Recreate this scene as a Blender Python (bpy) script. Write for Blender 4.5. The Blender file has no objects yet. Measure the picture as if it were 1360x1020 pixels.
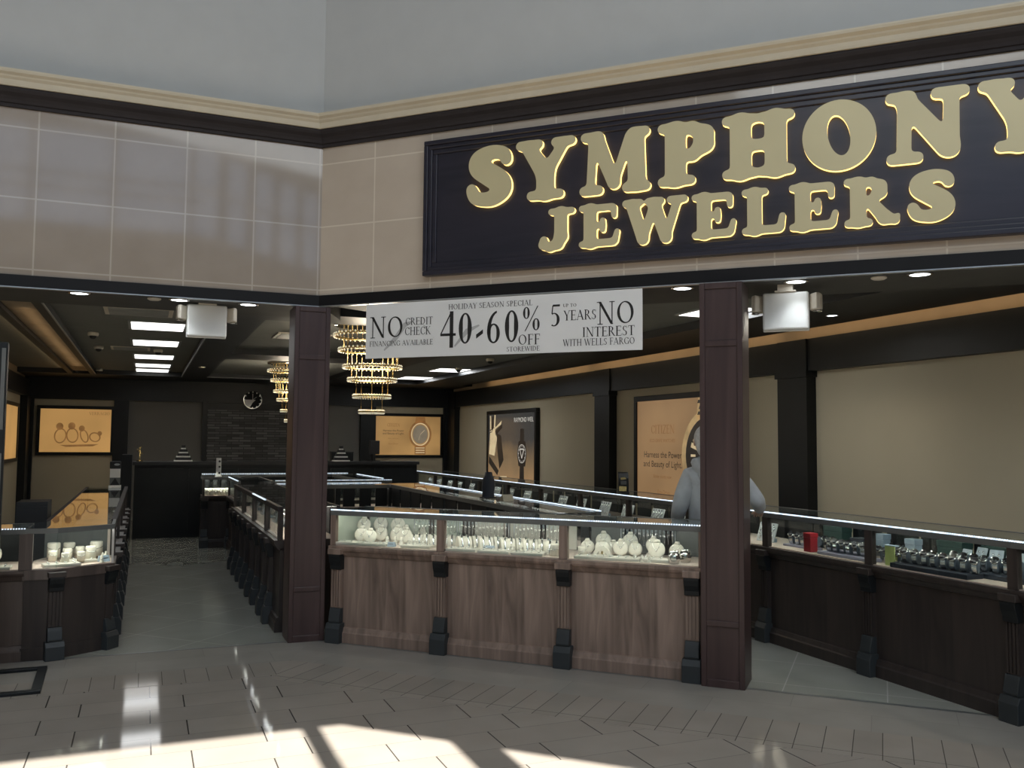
import bpy, bmesh, math, random
import numpy as np
from math import sin, cos, pi, sqrt, atan2, radians
from mathutils import Vector, Matrix

scn = bpy.context.scene
COL = scn.collection
random.seed(7)

# ------------------------------------------------------------------ camera
F_PX, YAW, PITCH, ROLL = 1182.4, .39096, .06469, .00825
cf = Vector((sin(YAW)*cos(PITCH), cos(YAW)*cos(PITCH), sin(PITCH)))
cr = Vector((cos(YAW), -sin(YAW), 0))
cu = cr.cross(cf)
cr2 = cr*cos(ROLL) + cu*sin(ROLL)
cu2 = -cr*sin(ROLL) + cu*cos(ROLL)
cam = bpy.data.cameras.new('camera')
camo = bpy.data.objects.new('camera', cam)
COL.objects.link(camo)
M = Matrix((cr2, cu2, -cf)).transposed().to_4x4()
M.translation = Vector((0, 0, 1.55))
camo.matrix_world = M
cam.sensor_fit = 'HORIZONTAL'
cam.sensor_width = 36
cam.lens = F_PX/1360*36
cam.clip_end = 200
scn.camera = camo

# ------------------------------------------------------------------ colour management, world, large lights
scn.view_settings.view_transform = 'Standard'
scn.view_settings.look = 'None'
scn.view_settings.gamma = 1
scn.view_settings.exposure = 0.0
scn.view_settings.use_curve_mapping = False
scn.cycles.use_denoising = True
scn.cycles.max_bounces = 8
scn.cycles.diffuse_bounces = 4
scn.cycles.glossy_bounces = 4
scn.cycles.transparent_max_bounces = 24
scn.cycles.sample_clamp_indirect = 4
scn.cycles.caustics_reflective = False
scn.cycles.caustics_refractive = False

wd = bpy.data.worlds.new('sky')
scn.world = wd
wd.use_nodes = True
wn = wd.node_tree.nodes
wn['Background'].inputs[0].default_value = (.52, .70, 1, 1)
wn['Background'].inputs[1].default_value = 1.9

def light(name, kind, loc, rot, energy, color, size=None, size_y=None, parent=None, spread=None):
    l = bpy.data.lights.new(name, kind)
    l.energy = energy
    l.color = color
    if kind == 'AREA':
        l.shape = 'RECTANGLE' if size_y else 'SQUARE'
        l.size = size
        if size_y: l.size_y = size_y
        if spread: l.spread = spread
    o = bpy.data.objects.new(name, l)
    COL.objects.link(o)
    o.location = loc
    o.rotation_euler = rot
    if parent: o.parent = parent
    return o

SUN_EL = radians(33.3)
sun = light('sun', 'SUN', (0, -20, 20), (pi/2-SUN_EL, 0, 0), 24.0, (1, .96, .88))
sun.data.angle = radians(.2)
# added lamp under the closed hall roof, brightens the shop fronts
light('hall_fill', 'AREA', (-1.5, -1.5, 8.85), (radians(22), radians(8), 0), 740, (.88, .95, 1), 11, 6)

# ------------------------------------------------------------------ material helpers
def new_mat(name):
    m = bpy.data.materials.new(name)
    m.use_nodes = True
    return m, m.node_tree.nodes, m.node_tree.links, m.node_tree.nodes['Principled BSDF']

def coords(n, l, scale=(1, 1, 1), kind='Object', loc=(0, 0, 0), rot=(0, 0, 0)):
    tc = n.new('ShaderNodeTexCoord')
    mp = n.new('ShaderNodeMapping')
    mp.inputs['Scale'].default_value = scale
    mp.inputs['Location'].default_value = loc
    mp.inputs['Rotation'].default_value = rot
    l.new(tc.outputs[kind], mp.inputs[0])
    return mp.outputs[0]

def ramp(n, l, src, stops):
    r = n.new('ShaderNodeValToRGB')
    el = r.color_ramp.elements
    while len(el) < len(stops): el.new(.5)
    for e, (p, c) in zip(el, stops):
        e.position = p
        e.color = (*c, 1)
    l.new(src, r.inputs[0])
    return r.outputs[0]

def plain(name, col, rough=.5, metal=0, var=.12, nscale=6, spec=.5, bump=0, coat=0):
    m, n, l, b = new_mat(name)
    nz = n.new('ShaderNodeTexNoise')
    nz.inputs['Scale'].default_value = nscale
    nz.inputs['Detail'].default_value = 4
    l.new(coords(n, l), nz.inputs['Vector'])
    lo = tuple(max(0, c*(1-var)) for c in col)
    hi = tuple(min(1, c*(1+var)) for c in col)
    l.new(ramp(n, l, nz.outputs[0], [(.3, lo), (.7, hi)]), b.inputs['Base Color'])
    b.inputs['Roughness'].default_value = rough
    b.inputs['Metallic'].default_value = metal
    b.inputs['Specular IOR Level'].default_value = spec
    b.inputs['Coat Weight'].default_value = coat
    if bump:
        bp = n.new('ShaderNodeBump')
        bp.inputs['Strength'].default_value = bump
        bp.inputs['Distance'].default_value = .01
        l.new(nz.outputs[0], bp.inputs['Height'])
        l.new(bp.outputs[0], b.inputs['Normal'])
    return m

def wood(name, dark, lightc, rough=.35, scale=(9, 9, .7), spec=.45):
    m, n, l, b = new_mat(name)
    v = coords(n, l, scale)
    nz = n.new('ShaderNodeTexNoise')
    nz.inputs['Scale'].default_value = 1.0
    nz.inputs['Detail'].default_value = 7
    nz.inputs['Distortion'].default_value = 1.4
    l.new(v, nz.inputs['Vector'])
    l.new(ramp(n, l, nz.outputs[0], [(.28, dark), (.5, tuple((a+c)/2 for a, c in zip(dark, lightc))), (.75, lightc)]), b.inputs['Base Color'])
    b.inputs['Roughness'].default_value = rough
    b.inputs['Specular IOR Level'].default_value = spec
    bp = n.new('ShaderNodeBump')
    bp.inputs['Strength'].default_value = .08
    bp.inputs['Distance'].default_value = .005
    l.new(nz.outputs[0], bp.inputs['Height'])
    l.new(bp.outputs[0], b.inputs['Normal'])
    return m

def emit(name, col, strength, var=0, nscale=5):
    m, n, l, b = new_mat(name)
    b.inputs['Base Color'].default_value = (*col, 1)
    b.inputs['Roughness'].default_value = .4
    b.inputs['Emission Strength'].default_value = strength
    if var:
        nz = n.new('ShaderNodeTexNoise')
        nz.inputs['Scale'].default_value = nscale
        l.new(coords(n, l), nz.inputs['Vector'])
        l.new(ramp(n, l, nz.outputs[0], [(.3, tuple(c*(1-var) for c in col)), (.7, tuple(min(1, c*(1+var)) for c in col))]), b.inputs['Emission Color'])
    else:
        b.inputs['Emission Color'].default_value = (*col, 1)
    return m

def glass(name, tint=(.93, .97, .96), ior=1.5):
    m, n, l, b = new_mat(name)
    n.remove(b)
    tr = n.new('ShaderNodeBsdfTransparent')
    tr.inputs[0].default_value = (*tint, 1)
    gl = n.new('ShaderNodeBsdfGlossy')
    gl.inputs['Roughness'].default_value = .01
    gl.inputs[0].default_value = (.95, .97, 1, 1)
    fr = n.new('ShaderNodeFresnel')
    ge = n.new('ShaderNodeNewGeometry')          # same reflectance on both faces of the pane
    mi = n.new('ShaderNodeMapRange')
    mi.inputs['To Min'].default_value = ior
    mi.inputs['To Max'].default_value = 1/ior
    l.new(ge.outputs['Backfacing'], mi.inputs[0])
    l.new(mi.outputs[0], fr.inputs[0])
    mx = n.new('ShaderNodeMixShader')
    l.new(fr.outputs[0], mx.inputs[0])
    l.new(tr.outputs[0], mx.inputs[1])
    l.new(gl.outputs[0], mx.inputs[2])
    l.new(mx.outputs[0], n['Material Output'].inputs[0])
    return m

def tiles(name, base, grout, w, h, mortar, ox=0, oy=0, offset=0., rough=.12, plane='XY', var=.06, rot=0, spec=.5, freq=2, coat=0, base2=None, vjoint=None):
    m, n, l, b = new_mat(name)
    tc = n.new('ShaderNodeTexCoord')
    src = tc.outputs['Object']
    if plane == 'XZ':
        sp = n.new('ShaderNodeSeparateXYZ')
        cb = n.new('ShaderNodeCombineXYZ')
        l.new(src, sp.inputs[0])
        l.new(sp.outputs[0], cb.inputs[0])
        l.new(sp.outputs[2], cb.inputs[1])
        src = cb.outputs[0]
    mp = n.new('ShaderNodeMapping')
    mp.inputs['Location'].default_value = (-ox, -oy, 0)
    mp.inputs['Rotation'].default_value = (0, 0, rot)
    l.new(src, mp.inputs[0])
    bt = n.new('ShaderNodeTexBrick')
    bt.offset = offset
    bt.offset_frequency = freq
    bt.inputs['Scale'].default_value = 1
    bt.inputs['Brick Width'].default_value = w
    bt.inputs['Row Height'].default_value = h
    bt.inputs['Mortar Size'].default_value = mortar
    bt.inputs['Mortar Smooth'].default_value = .1
    bt.inputs['Bias'].default_value = 0
    lo = tuple(c*(1-var) for c in base)
    hi = tuple(c*(1+var) for c in (base2 or base))
    bt.inputs['Color1'].default_value = (*lo, 1)
    bt.inputs['Color2'].default_value = (*hi, 1)
    bt.inputs['Mortar'].default_value = (*grout, 1)
    l.new(mp.outputs[0], bt.inputs['Vector'])
    bcol = bt.outputs[0]
    if vjoint:                                   # darker filler in the short joints only
        def mth(op, a, b=None, c=None):
            k = n.new('ShaderNodeMath'); k.operation = op
            for i_, q_ in enumerate((a, b, c)):
                if q_ is None: continue
                if isinstance(q_, (int, float)): k.inputs[i_].default_value = q_
                else: l.new(q_, k.inputs[i_])
            return k.outputs[0]
        s2 = n.new('ShaderNodeSeparateXYZ'); l.new(mp.outputs[0], s2.inputs[0])
        row = mth('FLOOR', mth('DIVIDE', s2.outputs[1], h))
        even = mth('SUBTRACT', 1, mth('FLOORED_MODULO', row, 2))
        fx = mth('FRACT', mth('DIVIDE', mth('MULTIPLY_ADD', even, offset*w, s2.outputs[0]), w))
        edge = mth('GREATER_THAN', mth('ABSOLUTE', mth('SUBTRACT', fx, .5)), .5-.0036/w)
        mv = n.new('ShaderNodeMix'); mv.data_type = 'RGBA'
        l.new(edge, mv.inputs[0]); l.new(bcol, mv.inputs[6]); mv.inputs[7].default_value = (*vjoint, 1)
        bcol = mv.outputs[2]
    nz = n.new('ShaderNodeTexNoise')
    nz.inputs['Scale'].default_value = 3
    nz.inputs['Detail'].default_value = 6
    l.new(src, nz.inputs['Vector'])
    mix = n.new('ShaderNodeMix')
    mix.data_type = 'RGBA'
    mix.blend_type = 'MULTIPLY'
    mix.inputs[0].default_value = 1
    l.new(bcol, mix.inputs[6])
    l.new(ramp(n, l, nz.outputs[0], [(.3, (.9, .89, .88)), (.7, (1, 1, 1))]), mix.inputs[7])
    l.new(mix.outputs[2], b.inputs['Base Color'])
    b.inputs['Roughness'].default_value = rough
    b.inputs['Specular IOR Level'].default_value = spec
    b.inputs['Coat Weight'].default_value = coat
    b.inputs['Coat Roughness'].default_value = .03
    return m

MT = {}
MT['wall'] = plain('painted_grey_wall', (.50, .50, .485), .8, var=.02)
MT['cream'] = plain('cream_moulding', (.60, .53, .40), .55, var=.03)
MT['brown_dark'] = plain('dark_brown_paint', (.034, .029, .030), .6, spec=.2)
MT['black'] = plain('black_paint', (.012, .013, .015), .5)
MT['black_satin'] = plain('black_satin_wood', (.010, .012, .0135), .42, spec=.3)
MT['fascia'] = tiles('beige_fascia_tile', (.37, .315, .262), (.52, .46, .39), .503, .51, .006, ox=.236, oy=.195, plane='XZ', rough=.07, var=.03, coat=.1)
MT['fascia_lit'] = tiles('beige_fascia_tile_lit', (.57, .48, .385), (.72, .64, .53), .503, .51, .006, ox=.49, oy=.195, plane='XZ', rough=.07, var=.03, coat=.1)  # same tile as the left fascia, lightened for stronger light on this front
MT['floor'] = tiles('mall_floor_tile', (.325, .292, .256), (.22, .20, .175), .556, .2605, .0025, ox=-.287, oy=.123, offset=.335, rough=.06, var=.04, spec=.13, vjoint=(.06, .055, .05))
MT['border'] = tiles('mall_border_tile', (.31, .29, .26), (.26, .24, .215), .9, .31, .002, offset=.5, rough=.06, var=.03, spec=.13)
MT['soldier_l'] = tiles('soldier_course_tile', (.32, .288, .252), (.14, .125, .11), .1405, 2, .0025, ox=.018, oy=-1, rough=.06, spec=.13)
MT['soldier_r'] = tiles('soldier_course_tile_angled', (.32, .288, .252), (.10, .09, .08), .1425, 2, .0025, ox=2.54, oy=-1, rough=.06, spec=.13)
MT['floor_in'] = tiles('store_floor_tile', (.32, .325, .29), (.46, .46, .42), .61, .61, .004, rot=radians(45), rough=.12, var=.02, spec=.4)
MT['pillar'] = wood('mahogany_pillar', (.045, .026, .025), (.078, .047, .044), .38)
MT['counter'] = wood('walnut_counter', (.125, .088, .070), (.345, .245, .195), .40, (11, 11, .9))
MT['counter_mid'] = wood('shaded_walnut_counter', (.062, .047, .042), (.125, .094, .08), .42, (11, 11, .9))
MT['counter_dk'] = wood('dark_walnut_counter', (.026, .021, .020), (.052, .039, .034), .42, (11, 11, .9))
MT['sign_panel'] = wood('dark_indigo_panel', (.013, .013, .022), (.028, .024, .036), .3, (1.2, 3, 7))
MT['gold'] = plain('brushed_gold_face', (.62, .54, .32), .45, .12, var=.04, nscale=2)
MT['gold_lit'] = emit('lit_letter_edge', (1, .70, .24), 2.0)
MT['steel'] = plain('brushed_steel', (.45, .46, .46), .3, .9)
MT['frame_grey'] = plain('grey_case_frame', (.13, .135, .13), .45, .2)
MT['white_plastic'] = plain('white_plastic', (.86, .87, .84), .4, var=.02)
MT['cream_plastic'] = plain('cream_plastic', (.70, .64, .54), .45, var=.03)
MT['glass'] = glass('case_glass')
MT['led'] = emit('white_led', (.62, .78, 1), 1.4, .5, 22)
MT['lamp'] = emit('white_lamp_diffuser', (1, .98, .94), 2.2)
MT['down'] = emit('cool_downlight', (.9, .96, 1), 6)
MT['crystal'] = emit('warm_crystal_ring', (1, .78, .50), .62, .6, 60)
MT['chrome'] = plain('chrome', (.6, .58, .55), .12, 1, var=.03)
MT['ceiling'] = plain('dark_grey_ceiling', (.19, .195, .18), .8, var=.04)
MT['beam'] = plain('black_ceiling_beam', (.012, .014, .016), .5)
MT['trimlight'] = plain('pale_trim_strip', (.30, .31, .30), .4)
MT['tan'] = plain('tan_wall_panel', (.52, .46, .33), .75, var=.04, nscale=1.2)
MT['tan_shaded'] = plain('shaded_tan_wall_panel', (.15, .145, .13), .75, var=.04, nscale=1.2)  # same tan as the side walls, darkened for the dim back wall
MT['cove'] = plain('warm_cove_wood', (.40, .31, .21), .6, var=.1, nscale=2)
MT['deck'] = plain('pink_beige_deck', (.62, .50, .42), .6, var=.03)
MT['ivory'] = plain('ivory_leatherette', (.68, .64, .54), .6, var=.05, nscale=20)
MT['ivory_pale'] = plain('pale_ivory_board', (.56, .53, .45), .6, var=.03)
MT['green_pale'] = plain('pale_green_door', (.45, .50, .42), .4, var=.05)
MT['silver'] = plain('silver_chain', (.75, .75, .74), .2, 1, var=.1, nscale=40)
MT['gold_metal'] = plain('gold_chain', (.75, .58, .25), .25, 1)
MT['navy'] = plain('navy_tray', (.022, .028, .042), .55)
MT['lilac'] = plain('lilac_tray', (.30, .29, .36), .55)
MT['red'] = plain('red_box', (.34, .02, .03), .4)
MT['foot'] = plain('slate_black_foot', (.030, .035, .038), .5)
MT['pad_grey'] = plain('pale_grey_pad', (.50, .53, .54), .55)
MT['cushion'] = plain('slate_cushion', (.16, .19, .23), .6)
MT['beam_front'] = plain('near_black_beam_front', (.007, .0065, .0075), .5, spec=.25)
MT['soffit'] = plain('dark_soffit', (.05, .05, .047), .6)
MT['yellow'] = plain('yellow_card', (.55, .62, .22), .5)
MT['blue_grey'] = plain('blue_grey_box', (.32, .40, .47), .5)
MT['watch_black'] = plain('black_watch_dial', (.015, .015, .018), .25)
MT['stone'] = tiles('ledger_stone', (.10, .10, .098), (.015, .015, .015), .23, .05, .006, offset=.4, plane='XZ', rough=.6, var=.65)
MT['hoodie'] = plain('grey_hoodie', (.50, .53, .55), .9, var=.08, nscale=14, bump=.3)
MT['trousers'] = plain('dark_trousers', (.03, .035, .05), .9)
MT['skin'] = plain('skin', (.50, .33, .25), .55, var=.05)
MT['hair'] = plain('pale_grey_hair', (.60, .60, .58), .8, var=.15, nscale=40)
MT['shoe'] = plain('black_shoe', (.02, .02, .02), .6)
MT['eye'] = plain('eye_white', (.75, .74, .72), .3)
MT['banner'] = plain('silver_grey_banner', (.78, .78, .77), .45, var=.06, nscale=1.5)
MT['banner_grey'] = plain('grey_print', (.46, .46, .455), .5)
MT['ink'] = plain('black_ink', (.012, .011, .010), .5)
MT['white'] = plain('white_paint', (.78, .78, .76), .6, var=.02)

# ------------------------------------------------------------------ mesh helpers
class MB:
    def __init__(s):
        s.v = []; s.f = []; s.sm = []
    def add(s, vs, fs, smooth=False):
        o = len(s.v)
        s.v += [tuple(v) for v in vs]
        s.f += [[i+o for i in f] for f in fs]
        s.sm += [smooth]*len(fs)
        return s
    def box(s, x0, x1, y0, y1, z0, z1):
        vs = [(x, y, z) for z in (z0, z1) for y in (y0, y1) for x in (x0, x1)]
        return s.add(vs, [(0, 2, 3, 1), (4, 5, 7, 6), (0, 1, 5, 4), (2, 6, 7, 3), (0, 4, 6, 2), (1, 3, 7, 5)])
    def prism(s, poly, z0, z1):
        n = len(poly)
        a = sum(poly[i][0]*poly[(i+1) % n][1]-poly[(i+1) % n][0]*poly[i][1] for i in range(n))
        if a < 0: poly = poly[::-1]
        vs = [(x, y, z0) for x, y in poly]+[(x, y, z1) for x, y in poly]
        fs = [list(range(n))[::-1], list(range(n, 2*n))]+[(i, (i+1) % n, n+(i+1) % n, n+i) for i in range(n)]
        return s.add(vs, fs)
    def prof_x(s, prof, x0, x1):          # polygon in (y,z) extruded along x
        n = len(prof)
        vs = [(x0, y, z) for y, z in prof]+[(x1, y, z) for y, z in prof]
        a = sum(prof[i][0]*prof[(i+1) % n][1]-prof[(i+1) % n][0]*prof[i][1] for i in range(n))
        fs = [list(range(n)), list(range(n, 2*n))[::-1]]+[(i, n+i, n+(i+1) % n, (i+1) % n) for i in range(n)]
        if a > 0: fs = [list(f)[::-1] for f in fs]
        return s.add(vs, fs)
    def tube(s, path, r, n=8, closed=False, cap=True):
        P = [Vector(p) for p in path]; m = len(P)
        R = r if hasattr(r, '__len__') else [r]*m
        vs = []; fs = []
        up = Vector((0, 0, 1)); prev = None
        for i, p in enumerate(P):
            if closed: t = P[(i+1) % m]-P[i-1]
            else: t = P[min(i+1, m-1)]-P[max(i-1, 0)]
            t.normalize()
            if prev is None:
                a = up if abs(t.z) < .9 else Vector((1, 0, 0))
                u = t.cross(a).normalized()
            else:
                u = (prev-t*prev.dot(t)).normalized()
            prev = u
            w = t.cross(u)
            for k in range(n):
                th = 2*pi*k/n
                vs.append(p+(u*cos(th)+w*sin(th))*R[i])
        for i in range(m if closed else m-1):
            a = i*n; b = ((i+1) % m)*n
            for k in range(n):
                fs.append((a+k, a+(k+1) % n, b+(k+1) % n, b+k))
        if cap and not closed:
            fs.append(list(range(n))[::-1]); fs.append(list(range((m-1)*n, m*n)))
        return s.add(vs, fs, True)
    def lathe(s, prof, n=20, c=(0, 0, 0), sx=1, sy=1, tilt=0):
        vs = []; fs = []
        for r, z in prof:
            for k in range(n):
                th = 2*pi*k/n
                x, y = r*cos(th)*sx, r*sin(th)*sy
                y, zz = y*cos(tilt)-z*sin(tilt), y*sin(tilt)+z*cos(tilt)
                vs.append((c[0]+x, c[1]+y, c[2]+zz))
        for i in range(len(prof)-1):
            for k in range(n):
                fs.append((i*n+k, i*n+(k+1) % n, (i+1)*n+(k+1) % n, (i+1)*n+k))
        fs.append(list(range(n))[::-1]); fs.append(list(range((len(prof)-1)*n, len(prof)*n)))
        return s.add(vs, fs, True)
    def ball(s, c, rx, ry, rz, n=14, m=9):
        return s.lathe([(max(1e-4, sin(pi*i/m)), -cos(pi*i/m)*rz) for i in range(m+1)], n, c, rx, ry)
    def mesh(s, name, mat):
        me = bpy.data.meshes.new(name)
        me.from_pydata(s.v, [], s.f)
        for p, q in zip(me.polygons, s.sm): p.use_smooth = q
        if mat: me.materials.append(MT[mat] if isinstance(mat, str) else mat)
        me.update()
        return me
    def build(s, name, mat, parent=None, bevel=0):
        o = bpy.data.objects.new(name, s.mesh(name, mat))
        COL.objects.link(o)
        if parent: o.parent = parent
        if bevel:
            bv = o.modifiers.new('bevel', 'BEVEL')
            bv.width = bevel; bv.segments = 2; bv.limit_method = 'ANGLE'
        return o

def thing(name, label, cat, loc=(0, 0, 0), rz=0, group=None):
    o = bpy.data.objects.new(name, None)
    COL.objects.link(o)
    o.empty_display_size = .1
    o.location = loc
    o.rotation_euler = (0, 0, rz)
    return tag(o, label, cat, group)

def tag(o, label, cat, group=None):
    o['label'] = label
    o['category'] = cat
    if group: o['group'] = group
    return o

def struct(o, label=None):
    o['kind'] = 'structure'
    if label: o['label'] = label
    return o

def dup(src, loc, rz=0, label=None, group=None, scale=None, rx=None):
    def cp(o, parent):
        c = o.copy()
        COL.objects.link(c)
        if parent: c.parent = parent
        for ch in list(o.children): cp(ch, c)
        return c
    r = cp(src, None)
    r.location = loc
    r.rotation_euler = (rx or 0, 0, rz)
    if scale: r.scale = scale if hasattr(scale, '__len__') else (scale,)*3
    if label: r['label'] = label
    if group: r['group'] = group
    return r

class Lib:
    """first placement uses the model itself, later ones copies"""
    def __init__(s, maker): s.maker = maker; s.o = None; s.used = False
    def put(s, loc, rz, label, group=None, scale=1, rx=0):
        if s.o is None: s.o = s.maker()
        if not s.used:
            s.used = True; o = s.o
            o.location = loc; o.rotation_euler = (rx, 0, rz); o.scale = (scale,)*3
            o['label'] = label
            if group: o['group'] = group
            return o
        return dup(s.o, loc, rz, label, group, scale, rx)

ORD = ['leftmost', 'second', 'third', 'fourth', 'fifth', 'sixth', 'seventh', 'eighth', 'ninth', 'tenth', 'eleventh', 'twelfth', 'thirteenth', 'fourteenth', 'fifteenth']
def nth(i, n=None):
    if i == 0: return 'leftmost'
    if n and i == n-1: return 'rightmost'
    return ORD[i]+' from left'

class Frame:
    def __init__(s, x, y, ang): s.x, s.y, s.a = x, y, ang
    def p(s, u, v, z): return (s.x+u*cos(s.a)-v*sin(s.a), s.y+u*sin(s.a)+v*cos(s.a), z)
OX, OY = 1.262, 7.110
FQ = Frame(OX, OY, -pi/4)        # canted shop front: u along it, v into the store
S2 = sqrt(.5)
XL, XR, YB = -2.05, 6.2, 18.5

# ------------------------------------------------------------------ lettering
def text_mesh(parts):
    """parts: list of (string, x centre, z baseline, cap size, spacing) -> one flat MB in the x,z plane"""
    mb = MB()
    for body, x, z, size, align in parts:
        cu_ = bpy.data.curves.new('t', 'FONT')
        cu_.body = body; cu_.size = size; cu_.align_x = align
        ob = bpy.data.objects.new('t', cu_)
        COL.objects.link(ob)
        dg = bpy.context.evaluated_depsgraph_get()
        me = bpy.data.meshes.new_from_object(ob.evaluated_get(dg))
        mb.add([(v.co.x+x, 0, v.co.y+z) for v in me.vertices], [list(p.vertices) for p in me.polygons])
        bpy.data.objects.remove(ob); bpy.data.curves.remove(cu_); bpy.data.meshes.remove(me)
    return mb

TK, TN = .135, .05
def _L(p, q, w): return ('L', p, q, w)
def _V(x, w=TK, y0=0, y1=1): return ('L', (x, y0), (x, y1), w)
def _Hh(x0, x1, y, w=TN): return ('L', (x0, y), (x1, y), w)
def _S(x, y, h=.15): return ('L', (x-h, y), (x+h, y), .035)
def _A(cx, cy, rx, ry, a0, a1, T=TK, t=TN): return ('A', cx, cy, rx, ry, a0, a1, T, t)
SERIF = {
 'A': (.86, [_L((.1, 0), (.43, 1), TN), _L((.40, 1), (.76, 0), TK), _Hh(.22, .62, .34), _S(.1, .02, .11), _S(.76, .02, .13)]),
 'B': (.68, [_V(.17), _A(.3, .75, .26, .23, -90, 90), _A(.32, .27, .3, .25, -90, 90), _Hh(.03, .34, .98), _Hh(.17, .34, .52), _Hh(.03, .34, .02)]),
 'C': (.8, [_A(.46, .5, .4, .48, 38, 322), _L((.78, .98), (.78, .70), .04), _L((.78, .3), (.78, .18), .03)]),
 'D': (.86, [_V(.17), _A(.32, .5, .46, .48, -90, 90), _Hh(.03, .34, .98), _Hh(.03, .34, .02)]),
 'E': (.66, [_V(.17), _Hh(.03, .60, .98), _Hh(.17, .5, .53), _Hh(.03, .62, .02), _L((.6, .98), (.58, .82), .035), _L((.62, .02), (.64, .2), .035), _L((.5, .44), (.5, .62), .03)]),
 'F': (.62, [_V(.17), _Hh(.03, .58, .98), _Hh(.17, .48, .52), _S(.17, .02), _L((.58, .98), (.56, .80), .035), _L((.48, .43), (.48, .61), .03)]),
 'G': (.86, [_A(.46, .5, .4, .48, 38, 325), _V(.76, .1, .06, .44), _S(.76, .44, .12), _L((.78, .96), (.78, .72), .035)]),
 'H': (.88, [_V(.17), _V(.71), _Hh(.17, .71, .52), _S(.17, .98), _S(.17, .02), _S(.71, .98), _S(.71, .02)]),
 'I': (.34, [_V(.17), _S(.17, .98), _S(.17, .02)]),
 'K': (.82, [_V(.17), _L((.2, .46), (.66, .97), TN), _L((.3, .56), (.72, .02), TK), _S(.17, .98), _S(.17, .02), _S(.66, .98, .12), _S(.74, .02, .1)]),
 'L': (.64, [_V(.17), _S(.17, .98), _Hh(.03, .60, .02), _L((.6, .02), (.62, .22), .035)]),
 'M': (1.05, [_V(.14, TN), _L((.14, 1), (.5, .05), TK), _L((.5, .05), (.86, 1), TN), _V(.88), _S(.14, .02, .12), _S(.88, .02), _S(.12, .98, .1), _S(.9, .98, .12)]),
 'N': (.9, [_V(.16, TN), _L((.14, 1), (.74, .02), TK), _V(.75, TN), _S(.16, .02, .13), _S(.75, .98, .13), _S(.08, .98, .08)]),
 'O': (.92, [_A(.46, .5, .4, .48, 0, 360)]),
 'P': (.66, [_V(.17), _A(.31, .73, .28, .25, -90, 90), _Hh(.03, .34, .98), _Hh(.17, .34, .48), _S(.17, .02)]),
 'R': (.78, [_V(.17), _A(.31, .74, .27, .24, -90, 90), _Hh(.03, .34, .98), _Hh(.17, .34, .5), _S(.17, .02), _L((.36, .5), (.70, .02), TK), _S(.74, .02, .07)]),
 'S': (.6, [_A(.3, .74, .21, .24, 40, 260, .12), _A(.3, .26, .23, .25, -140, 85, .12), _L((.2, .58), (.42, .42), .11), _L((.5, .98), (.5, .76), .035), _L((.07, .02), (.07, .26), .035)]),
 'T': (.74, [_V(.37), _Hh(.04, .70, .98), _S(.37, .02), _L((.05, .98), (.04, .8), .035), _L((.69, .98), (.70, .8), .035)]),
 'U': (.84, [_V(.17, TK, .3), _V(.69, TN, .3), _A(.43, .32, .26, .31, 180, 360), _S(.17, .98), _S(.69, .98, .12)]),
 'V': (.82, [_L((.1, 1), (.44, 0), TK), _L((.42, 0), (.72, 1), TN), _S(.1, .98, .12), _S(.72, .98, .11)]),
 'W': (1.2, [_L((.1, 1), (.38, 0), TK), _L((.37, 0), (.62, 1), TN), _L((.56, 1), (.86, 0), TK), _L((.85, 0), (1.1, 1), TN), _S(.1, .98, .12), _S(.58, .98, .12), _S(1.1, .98, .11)]),
 'Y': (.78, [_L((.1, 1), (.4, .45), TK), _L((.4, .45), (.7, 1), TN), _V(.4, TK, 0, .48), _S(.4, .02), _S(.1, .98, .11), _S(.7, .98, .11)]),
 'Z': (.7, [_Hh(.06, .62, .98), _L((.6, .98), (.1, .02), TK), _Hh(.08, .64, .02), _L((.06, .98), (.06, .8), .03), _L((.64, .02), (.64, .2), .03)]),
 '0': (.62, [_A(.31, .5, .25, .46, 0, 360, .16, .05)]),
 '4': (.66, [_L((.46, 1), (.02, .38), .055), _Hh(.0, .64, .36, .07), _V(.46, .15, 0, 1)]),
 '5': (.52, [_Hh(.14, .48, .95, .09), _L((.14, .95), (.1, .58), .05), _A(.2, .33, .27, .30, -120, 115, .14), ]),
 '6': (.62, [_A(.31, .31, .24, .29, 0, 360, .13), _A(.50, .38, .44, .60, 100, 190, .14, .06)]),
 '%': (.9, [_L((.16, .0), (.76, 1), .05), _A(.22, .73, .16, .24, 0, 360, .11, .04), _A(.68, .26, .17, .24, 0, 360, .11, .04)]),
 '-': (.4, [_L((.02, .2), (.38, .8), .5)]),
 ' ': (.34, []),
}
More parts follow.
